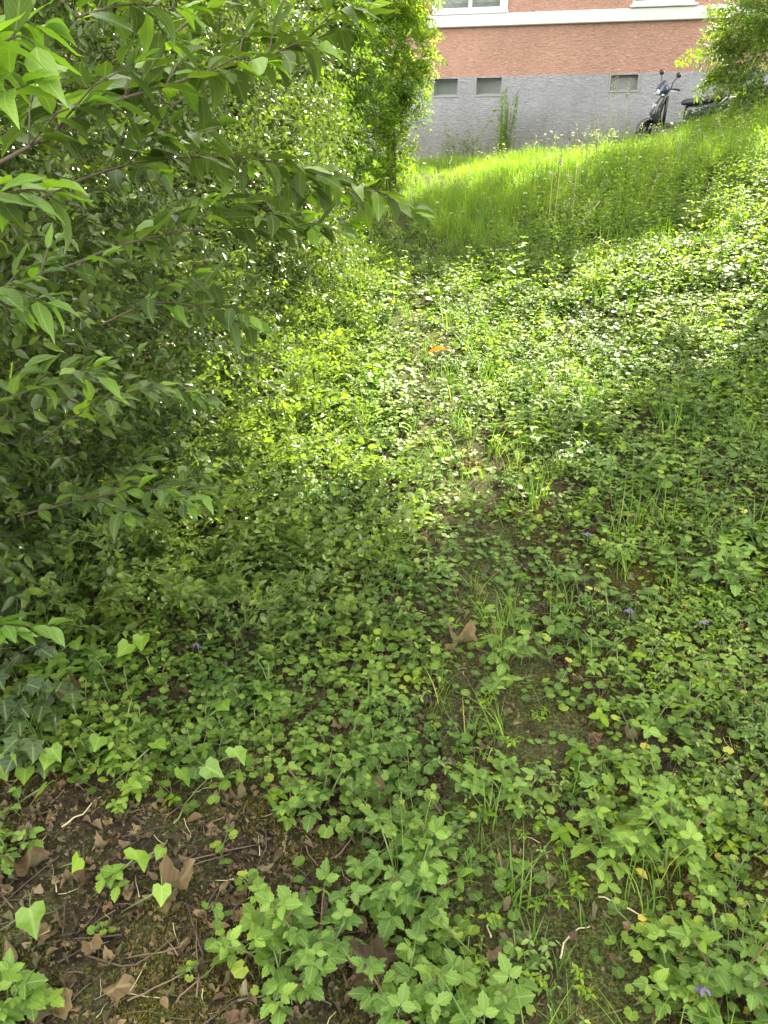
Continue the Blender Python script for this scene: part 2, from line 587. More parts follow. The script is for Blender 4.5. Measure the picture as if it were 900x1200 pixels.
M['petal'] = leaf_mat('violet_petal', [(0, (.1, .085, .22)), (1, (.16, .13, .3))], trans=.3, tcol=.6, rough=.6, vein=0, side=0, tint=(1, 1, 1))
M['white_petal'] = leaf_mat('white_petal', [(0, (.6, .62, .55)), (1, (.75, .75, .7))], trans=.3, tcol=.6, rough=.6, vein=0, side=0, tint=(1, 1, 1))

# ------------------------------------------------------------------ leaf templates: base at the origin, +Y along the leaf, +Z its upper face
def ovate(L=1.0, W=.42, n=4, fold=.12, droop=.12, p=.8, tip=1.0):
    v, uv, f = [(0, 0, 0)], [(.5, 0)], []
    for i in range(1, n):
        t = i / n
        hw = W * .5 * (math.sin(math.pi * t ** p) ** tip)
        z = -droop * t * t
        v += [(-hw * L, t * L, (z + fold * hw * 2) * L), (0, t * L, z * L), (hw * L, t * L, (z + fold * hw * 2) * L)]
        uv += [(.5 - hw / W, t), (.5, t), (.5 + hw / W, t)]
    v.append((0, L, -droop * L))
    uv.append((.5, 1))
    e = len(v) - 1
    f += [(0, 2, 1), (0, 3, 2)]
    for i in range(n - 2):
        a = 1 + i * 3
        b = a + 3
        f += [(a, a + 1, b + 1, b), (a + 1, a + 2, b + 2, b + 1)]
    a = 1 + (n - 2) * 3
    f += [(a, a + 1, e), (a + 1, a + 2, e)]
    return np.array(v), f, np.array(uv)

def serrated(L=1.0, W=.7, n=9, fold=.14, droop=.2, p=.82, tooth=.16):
    v, uv, f = [(0, 0, 0)], [(.5, 0)], []
    for i in range(1, n):
        t = i / n
        hw = W * .5 * math.sin(math.pi * min(1, t ** p)) ** .75
        up = 0
        if i % 2:
            hw *= 1 + tooth * .5
            up = .03
        else:
            hw *= 1 - tooth
        z = -droop * t * t
        zz = z + fold * hw * 2 + (.015 if i % 4 else -.01)
        v += [(-hw, t + up, zz), (0, t, z), (hw, t + up, zz)]
        uv += [(.5 - hw / W, t), (.5, t), (.5 + hw / W, t)]
    v.append((0, 1.03, -droop))
    uv.append((.5, 1))
    e = len(v) - 1
    f += [(0, 2, 1), (0, 3, 2)]
    for i in range(n - 2):
        a = 1 + i * 3
        b = a + 3
        f += [(a, a + 1, b + 1, b), (a + 1, a + 2, b + 2, b + 1)]
    a = 1 + (n - 2) * 3
    f += [(a, a + 1, e), (a + 1, a + 2, e)]
    return np.array(v) * L, f, np.array(uv)

def kidney(n=15, teeth=.07, cup=.1, wav=.04, seed=0):
    r = random.Random(seed)
    v, uv, f = [(0, .2, -.05)], [(.5, .3)], []
    for i in range(n):
        a = -math.pi / 2 + .32 + (2 * math.pi - .64) * i / (n - 1)
        rr = .52 * (1 + (teeth if i % 2 else -teeth))
        if i in (0, n - 1):
            rr = .5
        x, y = rr * 1.08 * math.cos(a), .42 + rr * math.sin(a)
        v.append((x, y, cup * (x * x + (y - .2) ** 2) * 2 + wav * r.uniform(-1, 1)))
        uv.append((.5 + x * .9, y))
    inner = [(.45 * x, .2 + .45 * (y - .2), .35 * z + wav * r.uniform(-.9, .5)) for x, y, z in v[1:n + 1]]
    o = len(v)
    v += inner
    uv += [(.5 + .9 * x, y) for x, y, z in inner]
    for i in range(n - 1):
        f.append((0, o + i, o + i + 1))
        f.append((o + i, 1 + i, 2 + i, o + i + 1))
    return np.array(v), f, np.array(uv)

def lobed(half, centre=(0, .3), cup=.06, seed=0, jit=.02, rings=1, curl=0.0):
    r = random.Random(seed)
    out = [(x, y) for x, y in half] + [(-x, y) for x, y in reversed(half[1:-1])]
    v, uv, f = [(centre[0], centre[1], 0)], [(.5, .3)], []
    n = len(out)
    for k in range(1, rings + 1):
        s = k / rings
        for x, y in out:
            X = centre[0] + (x - centre[0]) * s
            Y = centre[1] + (y - centre[1]) * s
            d = abs(X)
            z = cup * d * 1.2 - .1 * (Y - .3) ** 2 + jit * r.uniform(-1, 1) + curl * (s ** 2) * (.5 + .5 * math.sin(3 * math.atan2(Y - .4, X) + seed)) * .5
            v.append((X, Y, z))
            uv.append((.5 + X * .8, Y))
    for i in range(n):
        f.append((0, 1 + i, 1 + (i + 1) % n))
    for k in range(rings - 1):
        for i in range(n):
            a, b = 1 + k * n + i, 1 + k * n + (i + 1) % n
            f.append((a, a + n, b + n, b))
    return np.array(v), f, np.array(uv)

IVY_HALF = [(0, .05), (.16, -.1), (.46, -.04), (.34, .2), (.56, .5), (.25, .56), (0, 1.0)]
MAPLE_HALF = [(0, .03), (.14, -.03), (.34, -.06), (.4, .08), (.54, .16), (.5, .28), (.62, .46), (.48, .5), (.42, .62), (.3, .62), (.24, .74), (.2, .84), (.1, .86), (0, 1.0)]
IVYN_HALF = [(0, .05), (.18, -.1), (.43, -.02), (.45, .2), (.46, .4), (.26, .6), (0, 1.0)]

T_small = ovate(1, .44, 3, .15, .12)
T_small2 = ovate(1, .5, 3, .2, .22)
T_narrow = ovate(1, .24, 3, .2, .3)
def wavy(tpl, amp, seed):
    r = random.Random(seed)
    v, f, uv = tpl
    v = v.copy()
    b = r.uniform(-.12, .12)
    for i in range(1, len(v) - 1):
        k = (i - 1) % 3
        if k != 1:
            v[i, 2] += r.uniform(-amp, amp)
            v[i, 0] *= r.uniform(.86, 1.12)
        v[i, 0] += b * math.sin(v[i, 1] * 3.1)
        v[i, 2] += .5 * b * v[i, 1] ** 2
    return v, f, uv
T_near = [wavy(ovate(1, wd, 7, fo, dr, pp), .03, 70 + q) for q, (wd, fo, dr, pp) in enumerate(((.46, .13, .14, .72), (.43, .2, .28, .75), (.5, .08, .08, .7), (.45, .25, .02, .74), (.4, .3, .35, .78), (.52, .04, .2, .72), (.38, .16, -.1, .8), (.47, .35, .18, .7)))]
T_kid = [kidney(17, .07, c, .06, s) for s, c in enumerate((.14, .02, .3, -.12))]
T_round = [kidney(13, .07, c, .06, s + 5) for s, c in enumerate((.2, -.08, .05))]
T_ivy = [lobed(IVY_HALF, seed=s, cup=.08, jit=.025) for s in range(4)]
T_ivyn = [lobed(IVYN_HALF, seed=s + 9, cup=.1, jit=.03, rings=2, curl=.12 * s) for s in range(4)]
T_serr = [serrated(), serrated(1, .78, 9, .1, .26), serrated(1, .62, 9, .2, .05)]
T_maple = [lobed(MAPLE_HALF, (0, .35), .15, s, .05, 3, c) for s, c in ((1, .9), (2, 1.4), (3, 1.9), (4, -1.2))]
T_beech = [ovate(1, .5, 5, f, d, .85) for f, d in ((.35, .4), (.6, .1), (-.3, -.3), (.2, .7))]

def pose(pos, az, el, size, roll=0.0):
    """a leaf whose axis points to azimuth az and elevation el, upper face as far up as that allows"""
    y = Vector((math.cos(az) * math.cos(el), math.sin(az) * math.cos(el), math.sin(el)))
    x = y.cross(Vector((0, 0, 1)))
    if x.length < 1e-4:
        x = Vector((1, 0, 0))
    x.normalize()
    z = x.cross(y)
    m = Matrix((x, y, z)).transposed()
    m = Matrix.Rotation(roll, 3, y) @ m
    m = (m * size).to_4x4()
    m.translation = Vector(pos)
    return m

def pose_dir(pos, d, size, roll=0.0):
    d = Vector(d).normalized()
    return pose(pos, math.atan2(d.y, d.x), math.asin(max(-1, min(1, d.z))), size, roll)

# ------------------------------------------------------------------ sources for scattered cover
def src_ground_ivy(r, mats=('stem', 'g_ivy'), h=.1, nodes=4, size=.028, creep=.5, tpls=None):
    mb = MB()
    az = r.uniform(0, 6.28)
    pts, p = [], Vector((0, 0, -.01))
    d = Vector((math.cos(az) * creep, math.sin(az) * creep, 1)).normalized()
    step = h / nodes
    for i in range(nodes + 1):
        pts.append(p.copy())
        p = p + d * step
        d = (d + Vector((r.uniform(-.3, .3), r.uniform(-.3, .3), r.uniform(-.05, .35)))).normalized()
    mb.tube(pts, [.0014 * (1 - .4 * i / nodes) for i in range(nodes + 1)], 3, 0, False)
    a0 = r.uniform(0, 3.14)
    for i in range(1, nodes + 1):
        s = size * (1.1 - .5 * (i / nodes) ** 1.5) * r.uniform(.8, 1.15)
        for k in (0, 1):
            a = a0 + i * 1.57 + k * 3.14 + r.uniform(-.4, .4)
            pl = s * r.uniform(.5, 1.2) * (1.3 - i / nodes)
            e = pts[i] + Vector((math.cos(a), math.sin(a), .5)) * pl
            mb.tube([pts[i], e], .0008, 3, 0, False)
            mb.leaf(r.choice(tpls or T_kid), pose(e, a, r.uniform(-.45, .35), s, r.uniform(-.35, .35)), 1)
    return mb.mesh('ground_ivy_source', [M[m] for m in mats])

def src_flat(r, mats=('stem', 'g_ivy'), n=5, size=.022, spread=.05, tpls=None):
    mb = MB()
    for k in range(n):
        a = r.uniform(0, 6.28)
        q = spread * math.sqrt(r.random())
        p = Vector((math.cos(a) * q, math.sin(a) * q, r.uniform(.008, .03)))
        mb.tube([(p.x * .5, p.y * .5, 0), p], .0008, 3, 0, False)
        mb.leaf(r.choice(tpls or T_round), pose(p, r.uniform(0, 6.28), r.uniform(-.3, .3), size * r.uniform(.6, 1.2), r.uniform(-.3, .3)), 1)
    return mb.mesh('low_leaf_source', [M[m] for m in mats])

def src_nettle(r, mats=('stem', 'g_pale'), h=.22, pairs=5, size=.045):
    mb = MB()
    lean = Vector((r.uniform(-.25, .25), r.uniform(-.25, .25), 1))
    pts = [Vector((0, 0, -.01)) + lean * (h * i / pairs) for i in range(pairs + 1)]
    mb.tube(pts, [.002, *[.0015] * pairs], 3, 0, False)
    for i in range(1, pairs + 1):
        s = size * (1.15 - .6 * i / pairs) * r.uniform(.85, 1.15)
        for k in (0, 1):
            a = i * 1.57 + k * 3.14 + r.uniform(-.3, .3)
            mb.leaf(r.choice((T_small2, T_small)) if r.random() < .5 else r.choice(T_serr[:1] + [T_small2]), pose(pts[i] + Vector((math.cos(a), math.sin(a), .3)) * s * .2, a, r.uniform(-.5, .3), s, r.uniform(-.3, .3)), 1)
    return mb.mesh('leafy_stem_source', [M[m] for m in mats])

def blade(mb, base, az, L, W, bend, mat=0, n=4, lean=.2):
    v, uv, f = [], [], []
    sx, sy = -math.sin(az), math.cos(az)
    el = math.pi / 2 - lean
    p = Vector(base)
    for i in range(n + 1):
        t = i / n
        hw = W * .5 * (1 - t ** 1.8)
        if i < n:
            v += [(p.x + sx * hw, p.y + sy * hw, p.z), (p.x - sx * hw, p.y - sy * hw, p.z)]
            uv += [(.2, t), (.8, t)]
        else:
            v.append(tuple(p))
            uv.append((.5, 1))
        p = p + Vector((math.cos(az) * math.cos(el), math.sin(az) * math.cos(el), math.sin(el))) * (L / n)
        el -= bend / n
    for i in range(n - 1):
        f.append((2 * i, 2 * i + 1, 2 * i + 3, 2 * i + 2))
    f.append((2 * n - 2, 2 * n - 1, 2 * n))
    mb.add(v, f, uv, mat)

def src_grass(r, mat='grass', n=12, L=.14, W=.0035, spread=.03, bend=1.0):
    mb = MB()
    for k in range(n):
        a = r.uniform(0, 6.28)
        q = spread * math.sqrt(r.random())
        blade(mb, (math.cos(a) * q, math.sin(a) * q, -.01), r.uniform(0, 6.28), L * r.uniform(.5, 1.2), W * r.uniform(.7, 1.3), bend * r.uniform(.2, 1.5), 0, 4, r.uniform(.0, .45))
    return mb.mesh('grass_source', M[mat])

def src_moss(r):
    mb = MB()
    for k in range(9):
        x, y = r.gauss(0, .008), r.gauss(0, .008)
        for j in range(4):
            blade(mb, (x, y, -.002), r.uniform(0, 6.28), r.uniform(.004, .009), .0022, .8, 0, 2, r.uniform(.2, .9))
    return mb.mesh('moss_source', M['moss'])

def src_fragment(r, k):
    mb = MB()
    tpl = r.choice(T_beech + T_maple)
    s = r.uniform(.018, .045)
    v_, f_, u_ = tpl
    v_ = v_.copy()
    v_[:, 2] += r.uniform(-.9, .9) * (v_[:, 0]) ** 2 + r.uniform(-.5, .5) * (v_[:, 1] - .4) ** 2 + np.array([r.gauss(0, .05) for _ in v_])
    f_ = [q for q in f_ if r.random() > .12]
    tpl = (v_, f_, u_)
    mb.leaf(tpl, pose((0, -s * .4, .006), 1.57 + r.uniform(-.3, .3), r.uniform(-.3, .3), s, r.uniform(-.7, .7)))
    return mb.mesh('litter_source', M[('dead', 'dead', 'dead', 'dead_tan', 'dead_red')[k % 5]])

def src_stick(r):
    mb = MB()
    L = r.uniform(.05, .14)
    pts = [Vector((L * (i / 3 - .5), r.gauss(0, .005), .005 + r.uniform(0, .008))) for i in range(4)]
    mb.tube(pts, [.0018, .0015, .0012, .0007], 4)
    return mb.mesh('needle_twig_source', M[r.choice(('dry_twig', 'twig', 'twig', 'dry_twig', 'straw'))])

def src_twig(r, mats, L=.22, pairs=7, size=.042, tpls=(T_small, T_small2), side=2, rad=.0016, flat=.5):
    """a leafy shoot along +Y with leaves in opposite pairs, and a few side shoots"""
    mb = MB()
    def shoot(p0, d, L, pairs, size, lv):
        pts, p = [], Vector(p0)
        d = Vector(d).normalized()
        for i in range(pairs + 1):
            pts.append(p.copy())
            p = p + d * (L / pairs)
            d = (d + Vector((r.uniform(-.16, .16), r.uniform(-.05, .05), r.uniform(-.18, .1)))).normalized()
        mb.tube(pts, [rad * (1 - .5 * i / pairs) for i in range(pairs + 1)], 3, 0, False)
        for i in range(1, pairs + 1):
            d = (pts[i] - pts[i - 1]).normalized()
            sd = d.cross(Vector((0, 0, 1))).normalized()
            u = sd.cross(d)
            tw = r.uniform(-.5, .5) + (1.57 * (1 - flat) if i % 2 else 0)
            for k in (-1, 1):
                q = (sd * math.cos(tw) + u * math.sin(tw)) * k
                dd = q * .8 + d * r.uniform(.3, .8) + Vector((0, 0, r.uniform(-.25, .3)))
                s = size * r.uniform(.7, 1.15) * (1 if i < pairs else .8)
                mb.leaf(r.choice(tpls), pose_dir(pts[i], dd, s, r.uniform(-.5, .5)), 1)
            if lv and i < pairs and r.random() < side / pairs:
                k = r.choice((-1, 1))
                shoot(pts[i], d * .6 + sd * k * .8 + u * r.uniform(-.2, .4), L * .5, max(2, pairs // 2), size * .85, 0)
        mb.leaf(r.choice(tpls), pose_dir(pts[-1], d, size * .7), 1)
    shoot((0, 0, 0), (0, 1, 0), L, pairs, size, 1)
    return mb.mesh('twig_source', [M[m] for m in mats])

def euler_from_axes(Y, Z):
    Y = Y / np.linalg.norm(Y, axis=1)[:, None]
    X = np.cross(Y, Z)
    X /= np.maximum(np.linalg.norm(X, axis=1), 1e-6)[:, None]
    Zz = np.cross(X, Y)
    rx = np.arctan2(Y[:, 2], Zz[:, 2])
    ry = np.arcsin(np.clip(-X[:, 2], -1, 1))
    rz = np.arctan2(X[:, 1], X[:, 0])
    return np.stack([rx, ry, rz], 1)

def scatter(name, P, Rt, Sc, meshes, mats=(), parent=None):
    """one object: a point per plant, each point carrying a real copy of one of the source meshes"""
    n = len(P)
    me = bpy.data.meshes.new(name)
    me.vertices.add(n)
    me.vertices.foreach_set('co', np.asarray(P, np.float32).ravel())
    a = me.attributes.new('rot', 'FLOAT_VECTOR', 'POINT')
    a.data.foreach_set('vector', np.asarray(Rt, np.float32).ravel())
    a = me.attributes.new('scl', 'FLOAT', 'POINT')
    a.data.foreach_set('value', np.asarray(Sc, np.float32))
    a = me.attributes.new('pick', 'INT', 'POINT')
    a.data.foreach_set('value', nrg.integers(0, len(meshes), n).astype(np.int32))
    me.update()
    col = bpy.data.collections.new(name + '_sources')
    for k, s in enumerate(meshes):
        col.objects.link(bpy.data.objects.new(name + '_source', s))
    g = bpy.data.node_groups.new(name + '_scatter', 'GeometryNodeTree')
    g.interface.new_socket('Geometry', in_out='INPUT', socket_type='NodeSocketGeometry')
    g.interface.new_socket('Geometry', in_out='OUTPUT', socket_type='NodeSocketGeometry')
    N, L = g.nodes, g.links
    gi, go = N.new('NodeGroupInput'), N.new('NodeGroupOutput')
    ci = N.new('GeometryNodeCollectionInfo')
    ci.inputs['Collection'].default_value = col
    ci.inputs['Separate Children'].default_value = True
    ci.inputs['Reset Children'].default_value = True
    iop = N.new('GeometryNodeInstanceOnPoints')
    iop.inputs['Pick Instance'].default_value = True
    def attr(nm, ty):
        x = N.new('GeometryNodeInputNamedAttribute')
        x.data_type = ty
        x.inputs['Name'].default_value = nm
        return x.outputs['Attribute']
    L.new(gi.outputs[0], iop.inputs['Points'])
    L.new(ci.outputs[0], iop.inputs['Instance'])
    L.new(attr('pick', 'INT'), iop.inputs['Instance Index'])
    L.new(attr('rot', 'FLOAT_VECTOR'), iop.inputs['Rotation'])
    L.new(attr('scl', 'FLOAT'), iop.inputs['Scale'])
    L.new(iop.outputs[0], go.inputs[0])
    o = link(name, me, parent)
    md = o.modifiers.new('scatter', 'NODES')
    md.node_group = g
    o['kind'] = 'stuff'
    return o

def wedge(n, y0, y1, margin=.7, power=1.0):
    """random ground positions in the part of the place the photograph sees, with a margin round it"""
    y = y0 + (y1 - y0) * nrg.random(n) ** power
    hw = .53 * y * 1.05 + margin
    wmax = .53 * y1 * 1.05 + margin
    x = (nrg.random(n) * 2 - 1) * wmax
    k = np.abs(x) < hw
    return x[k], y[k]

def area(y0, y1, margin=.7):
    return (.53 * 1.05 * (y1 * y1 - y0 * y0) + 2 * margin * (y1 - y0))

def wedge_density(d, y0, y1, margin=.7):
    wmax = .53 * y1 * 1.05 + margin
    return wedge(int(d * 2 * wmax * (y1 - y0)), y0, y1, margin)

def cover(name, x, y, meshes, s0, s1, tilt=.15, dz=0.0, parent=None):
    n = len(x)
    P = np.stack([x, y, H(x, y) + dz], 1)
    Rt = np.stack([nrg.normal(0, tilt, n), nrg.normal(0, tilt, n), nrg.random(n) * 6.283], 1)
    return scatter(name, P, Rt, nrg.uniform(s0, s1, n), meshes, parent=parent)

def structure(o):
    o['kind'] = 'structure'
    return o

def sstep(a, b, x):
    t = np.clip((x - a) / (b - a), 0, 1)
    return t * t * (3 - 2 * t)

#@@SETTING
# ------------------------------------------------------------------ ground and path
def grid_mesh(name, xs, ys, mat, dz=0.0, fx=None):
    X, Y = np.meshgrid(xs, ys)
    if fx is not None:
        X = fx(X, Y)
    Z = H(X, Y) + dz
    ny, nx = X.shape
    V = np.stack([X, Y, Z], -1).reshape(-1, 3)
    i = np.arange(ny * nx).reshape(ny, nx)
    F = np.stack([i[:-1, :-1], i[:-1, 1:], i[1:, 1:], i[1:, :-1]], -1).reshape(-1, 4)
    me = bpy.data.meshes.new(name)
    me.vertices.add(len(V))
    me.vertices.foreach_set('co', V.astype(np.float32).ravel())
    me.loops.add(F.size)
    me.loops.foreach_set('vertex_index', F.astype(np.int32).ravel())
    me.polygons.add(len(F))
    me.polygons.foreach_set('loop_start', (np.arange(len(F)) * 4).astype(np.int32))
    me.polygons.foreach_set('use_smooth', np.ones(len(F), bool))
    me.update(calc_edges=True)
    me.materials.append(mat)
    return structure(link(name, me))

gx = np.concatenate([np.linspace(-70, -3, 24)[:-1], np.linspace(-3, 4, 240), np.linspace(4, 70, 30)[1:]])
gy = np.concatenate([np.linspace(-70, .4, 24)[:-1], np.linspace(.4, 5, 190), np.linspace(5, 16, 90)[1:], np.linspace(16, 90, 20)[1:]])
grid_mesh('ground', gx, gy, M['soil'])

def path_warp(U, Y):
    hw = .2 + .07 * (noise(Y, Y * 0, .4, 21) - .5)
    edge = np.abs(U) > .99
    return path_x(Y) + U * (hw + edge * .09 * (noise(U * 9, Y, .12, 22) - .5))
grid_mesh('path', np.linspace(-1, 1, 22), np.concatenate([np.linspace(.5, 5, 180), np.linspace(5, 12.5, 70)[1:]]), M['path_soil'], .006, path_warp)

# ------------------------------------------------------------------ apartment building
YAW = R(11)
W0 = at_depth(600, 165, 17.0)
WN = Vector((-math.sin(YAW), -math.cos(YAW), 0))
WU = Vector((math.cos(YAW), -math.sin(YAW), 0))
def wall_uz(px, py):
    d = ray(px, py)
    o = Vector((0, 0, CAM_Z))
    t = (W0 - o).dot(WN) / d.dot(WN)
    p = o + d * t - W0
    return p.dot(WU), p.z
bld = thing('apartment_building', 'pink rendered apartment building with grey plinth and white string course', 'building', W0, (0, 0, -YAW))
# local frame: x along the facade, -y out of it, z up (0 at the foot of the plinth)
zp = wall_uz(600, 89)[1]
zb0 = wall_uz(640, 29)[1]
zb1 = wall_uz(640, 14)[1]
U0, U1, DEP, TOP = -10.0, 10.5, 9.0, 5.0
bw = []
for a, b in (((509, 92), (536, 112)), ((559, 90), (587, 111)), ((717, 84), (746, 106))):
    ua, za = wall_uz(*a)
    ub, zb = wall_uz(*b)
    bw.append((ua, ub, min(za, zp - .006) if False else zp - .005, zb))
uw = [(wall_uz(513, 8)[0], wall_uz(589, 8)[0]), (wall_uz(741, 4)[0], wall_uz(815, 2)[0])]
uw.append((uw[0][0] - 3.6, uw[0][1] - 3.6))
zs0 = zb1 + .05
zs2 = wall_uz(775, 5)[1]

def facade(mb, u0, u1, z0, z1, holes, y, depth=.16, mat=0):
    us = sorted({u0, u1, *[h[0] for h in holes], *[h[1] for h in holes]})
    zs = sorted({z0, z1, *[h[2] for h in holes], *[h[3] for h in holes]})
    for i in range(len(us) - 1):
        for j in range(len(zs) - 1):
            cu, cz = (us[i] + us[i + 1]) / 2, (zs[j] + zs[j + 1]) / 2
            if any(h[0] < cu < h[1] and h[2] < cz < h[3] for h in holes):
                continue
            mb.add([(us[i], y, zs[j]), (us[i + 1], y, zs[j]), (us[i + 1], y, zs[j + 1]), (us[i], y, zs[j + 1])], [(0, 1, 2, 3)], None, mat, False)
    for a, b, c, d in holes:
        mb.add([(a, y, c), (b, y, c), (b, y, d), (a, y, d), (a, y + depth, c), (b, y + depth, c), (b, y + depth, d), (a, y + depth, d)],
               [(0, 4, 5, 1), (1, 5, 6, 2), (2, 6, 7, 3), (3, 7, 4, 0)], None, mat, False)

holesw = [(a, b, zs0, zs0 + 1.35) for a, b in (uw[0], uw[2])] + [(uw[1][0], uw[1][1], zs2, zs2 + 1.3)]
mb = MB()
facade(mb, U0, U1, zp, TOP, holesw, 0)
mb.add([(U0, 0, zp), (U0, DEP, zp), (U0, DEP, TOP), (U0, 0, TOP), (U1, 0, zp), (U1, DEP, zp), (U1, DEP, TOP), (U1, 0, TOP)],
       [(0, 3, 2, 1), (4, 5, 6, 7), (1, 2, 6, 5)], None, 0, False)
obj('wall', mb, M['pink'], bld)
mb = MB()
facade(mb, U0 - .02, U1 + .02, -1.2, zp, [(a, b, d, c - .02) for a, b, c, d in bw], -.02, .26)
mb.add([(U0 - .02, -.02, -1.2), (U0 - .02, DEP + .02, -1.2), (U0 - .02, DEP + .02, zp), (U0 - .02, -.02, zp), (U1 + .02, -.02, -1.2), (U1 + .02, DEP + .02, -1.2), (U1 + .02, DEP + .02, zp), (U1 + .02, -.02, zp)],
       [(0, 3, 2, 1), (4, 5, 6, 7), (1, 2, 6, 5), (3, 7, 6, 2)], None, 0, False)
obj('plinth', mb, M['grey'], bld)
mb = MB()
mb.box(U0 - .05, U1 + .05, -.065, .02, zb0, zb1, 0, .012)
obj('string_course', mb, M['white'], bld)
mb = MB()
mb.box(U0 + .3, U1 - .3, .3, DEP - .3, -.5, TOP - .1)
obj('interior_darkness', mb, M['room_darkness'], bld)  # solid block behind the glass, room shade put into its colour
mb = MB()
ov = .5
mb.add([(U0 - ov, -ov, TOP), (U1 + ov, -ov, TOP), (U1 + ov, DEP + ov, TOP), (U0 - ov, DEP + ov, TOP), (U0 + 4, DEP / 2, TOP + 2.2), (U1 - 4, DEP / 2, TOP + 2.2)],
       [(0, 3, 2, 1), (0, 1, 5, 4), (1, 2, 5), (2, 3, 4, 5), (3, 0, 4)], None, 0, False)
obj('roof', mb, M['roof'], bld)

def window(a, b, z0, z1, surround):
    mb = MB()
    t = .055
    y0, y1 = .04, .1
    mb.box(a, b, y0, y1, z0, z0 + t + .02, 0, .006)
    mb.box(a, b, y0, y1, z1 - t, z1, 0, .006)
    for u0, u1 in ((a, a + t), (b - t, b), ((a + b) / 2 - .035, (a + b) / 2 + .035)):
        mb.box(u0, u1, y0 + .002, y1 - .002, z0 + t + .02, z1 - t, 0, .006)
    wn = obj('window', mb, M['cream'], bld)
    for k in (0, 1):
        u0, u1 = (a + t, (a + b) / 2 - .035) if k == 0 else ((a + b) / 2 + .035, b - t)
        q = MB()
        q.box(u0, u1, .065, .073, z0 + t + .02, z1 - t)
        obj('pane', q, M['glass'], wn)
        q = MB()
        n = 18
        for i in range(n):
            x0 = u0 + (u1 - u0) * i / n
            x1 = u0 + (u1 - u0) * (i + 1) / n
            ya, yb = .19 + .02 * (i % 2), .19 + .02 * ((i + 1) % 2)
            q.add([(x0, ya, z0 + .18), (x1, yb, z0 + .18), (x1, yb, z1), (x0, ya, z1)], [(0, 1, 2, 3)])
        obj('curtain', q, M['curtain'], wn)
    q = MB()
    if surround:
        s = .1
        q.box(a - s, a - .002, -.035, .05, z0, z1 + s, 0, .008)
        q.box(b + .002, b + s, -.035, .05, z0, z1 + s, 0, .008)
        q.box(a - .002, b + .002, -.033, .05, z1 + .002, z1 + s, 0, .008)
        q.box(a - s - .02, b + s + .02, -.075, .05, z0 - .055, z0 - .003, 0, .01)
    else:
        q.box(a - .04, b + .04, -.1, .06, z0 - .05, z0 - .003, 0, .01)
    obj('window_surround', q, M['white'], wn)
window(*uw[0], zs0, zs0 + 1.35, True)
window(*uw[2], zs0, zs0 + 1.35, True)
window(*uw[1], zs2, zs2 + 1.3, False)
for a, b, z1, z0 in bw:
    z1 -= .02
    mb = MB()
    t = .035
    mb.box(a, b, .1, .17, z0, z0 + t, 0, .004)
    mb.box(a, b, .1, .17, z1 - t, z1, 0, .004)
    mb.box(a, a + t, .102, .168, z0 + t, z1 - t, 0, .004)
    mb.box(b - t, b, .102, .168, z0 + t, z1 - t, 0, .004)
    f = obj('basement_window', mb, M['concrete'], bld)
    q = MB()
    q.box(a + t, b - t, .13, .145, z0 + t, z1 - t)
    obj('pane', q, M['frosted'], f)
    q = MB()
    q.box(a - .03, b + .03, -.03, .03, z0 - .035, z0 - .002, 0, .006)
    q.box(a - .03, a - .002, -.028, .03, z0, z1 - .003, 0, .004)
    q.box(b + .002, b + .03, -.028, .03, z0, z1 - .003, 0, .004)
    obj('surround', q, M['concrete'], f)

#@@SHRUBS
# ------------------------------------------------------------------ hedge, shrubs, bush, trees
def blob_points(blobs, n, shell=(.62, 1.05), seed=0, keep_view=True):
    """positions and outward directions through the outer part of a set of overlapping rounded masses"""
    vol = np.array([b[1][0] * b[1][1] + b[1][1] * b[1][2] + b[1][0] * b[1][2] for b in blobs])
    ch = nrg.choice(len(blobs), n, p=vol / vol.sum())
    d = nrg.normal(0, 1, (n, 3))
    d /= np.linalg.norm(d, axis=1)[:, None]
    c = np.array([b[0] for b in blobs])[ch]
    r = np.array([b[1] for b in blobs])[ch]
    q = shell[0] + (shell[1] - shell[0]) * nrg.random(n) ** .6
    P = c + d * r * q[:, None]
    lump = noise(P[:, 0] * 1.3 + P[:, 2], P[:, 1] + P[:, 2] * .7, .45, 31 + seed)
    P = P + d * ((lump - .55) * .35)[:, None]
    N = d / r
    N /= np.linalg.norm(N, axis=1)[:, None]
    k = P[:, 2] > H(P[:, 0], P[:, 1]) + .03
    for j, b in enumerate(blobs):
        e = (((P - np.array(b[0])) / np.array(b[1])) ** 2).sum(1)
        k &= ~((e < .4) & (ch != j))
    if keep_view:
        tc = np.array([0, 0, CAM_Z]) - P
        tc /= np.linalg.norm(tc, axis=1)[:, None]
        k &= ((N * tc).sum(1) > -.35) | (N[:, 2] > .5)
    return P[k], N[k]

def leafy(name, blobs, n, meshes, s0, s1, parent, seed=0, up=.25, droop=0.0, keep=True, shell=(.62, 1.05)):
    P, N = blob_points(blobs, n, shell, seed, keep)
    m = len(P)
    Y = N * .8 + nrg.normal(0, .45, (m, 3))
    Y[:, 2] += up - droop
    Z = np.tile([0, 0, 1.0], (m, 1)) + N * .8 + nrg.normal(0, .35, (m, 3))
    o = scatter(name, P - np.array(parent.location), euler_from_axes(Y, Z), nrg.uniform(s0, s1, m), meshes, parent=parent)
    return o

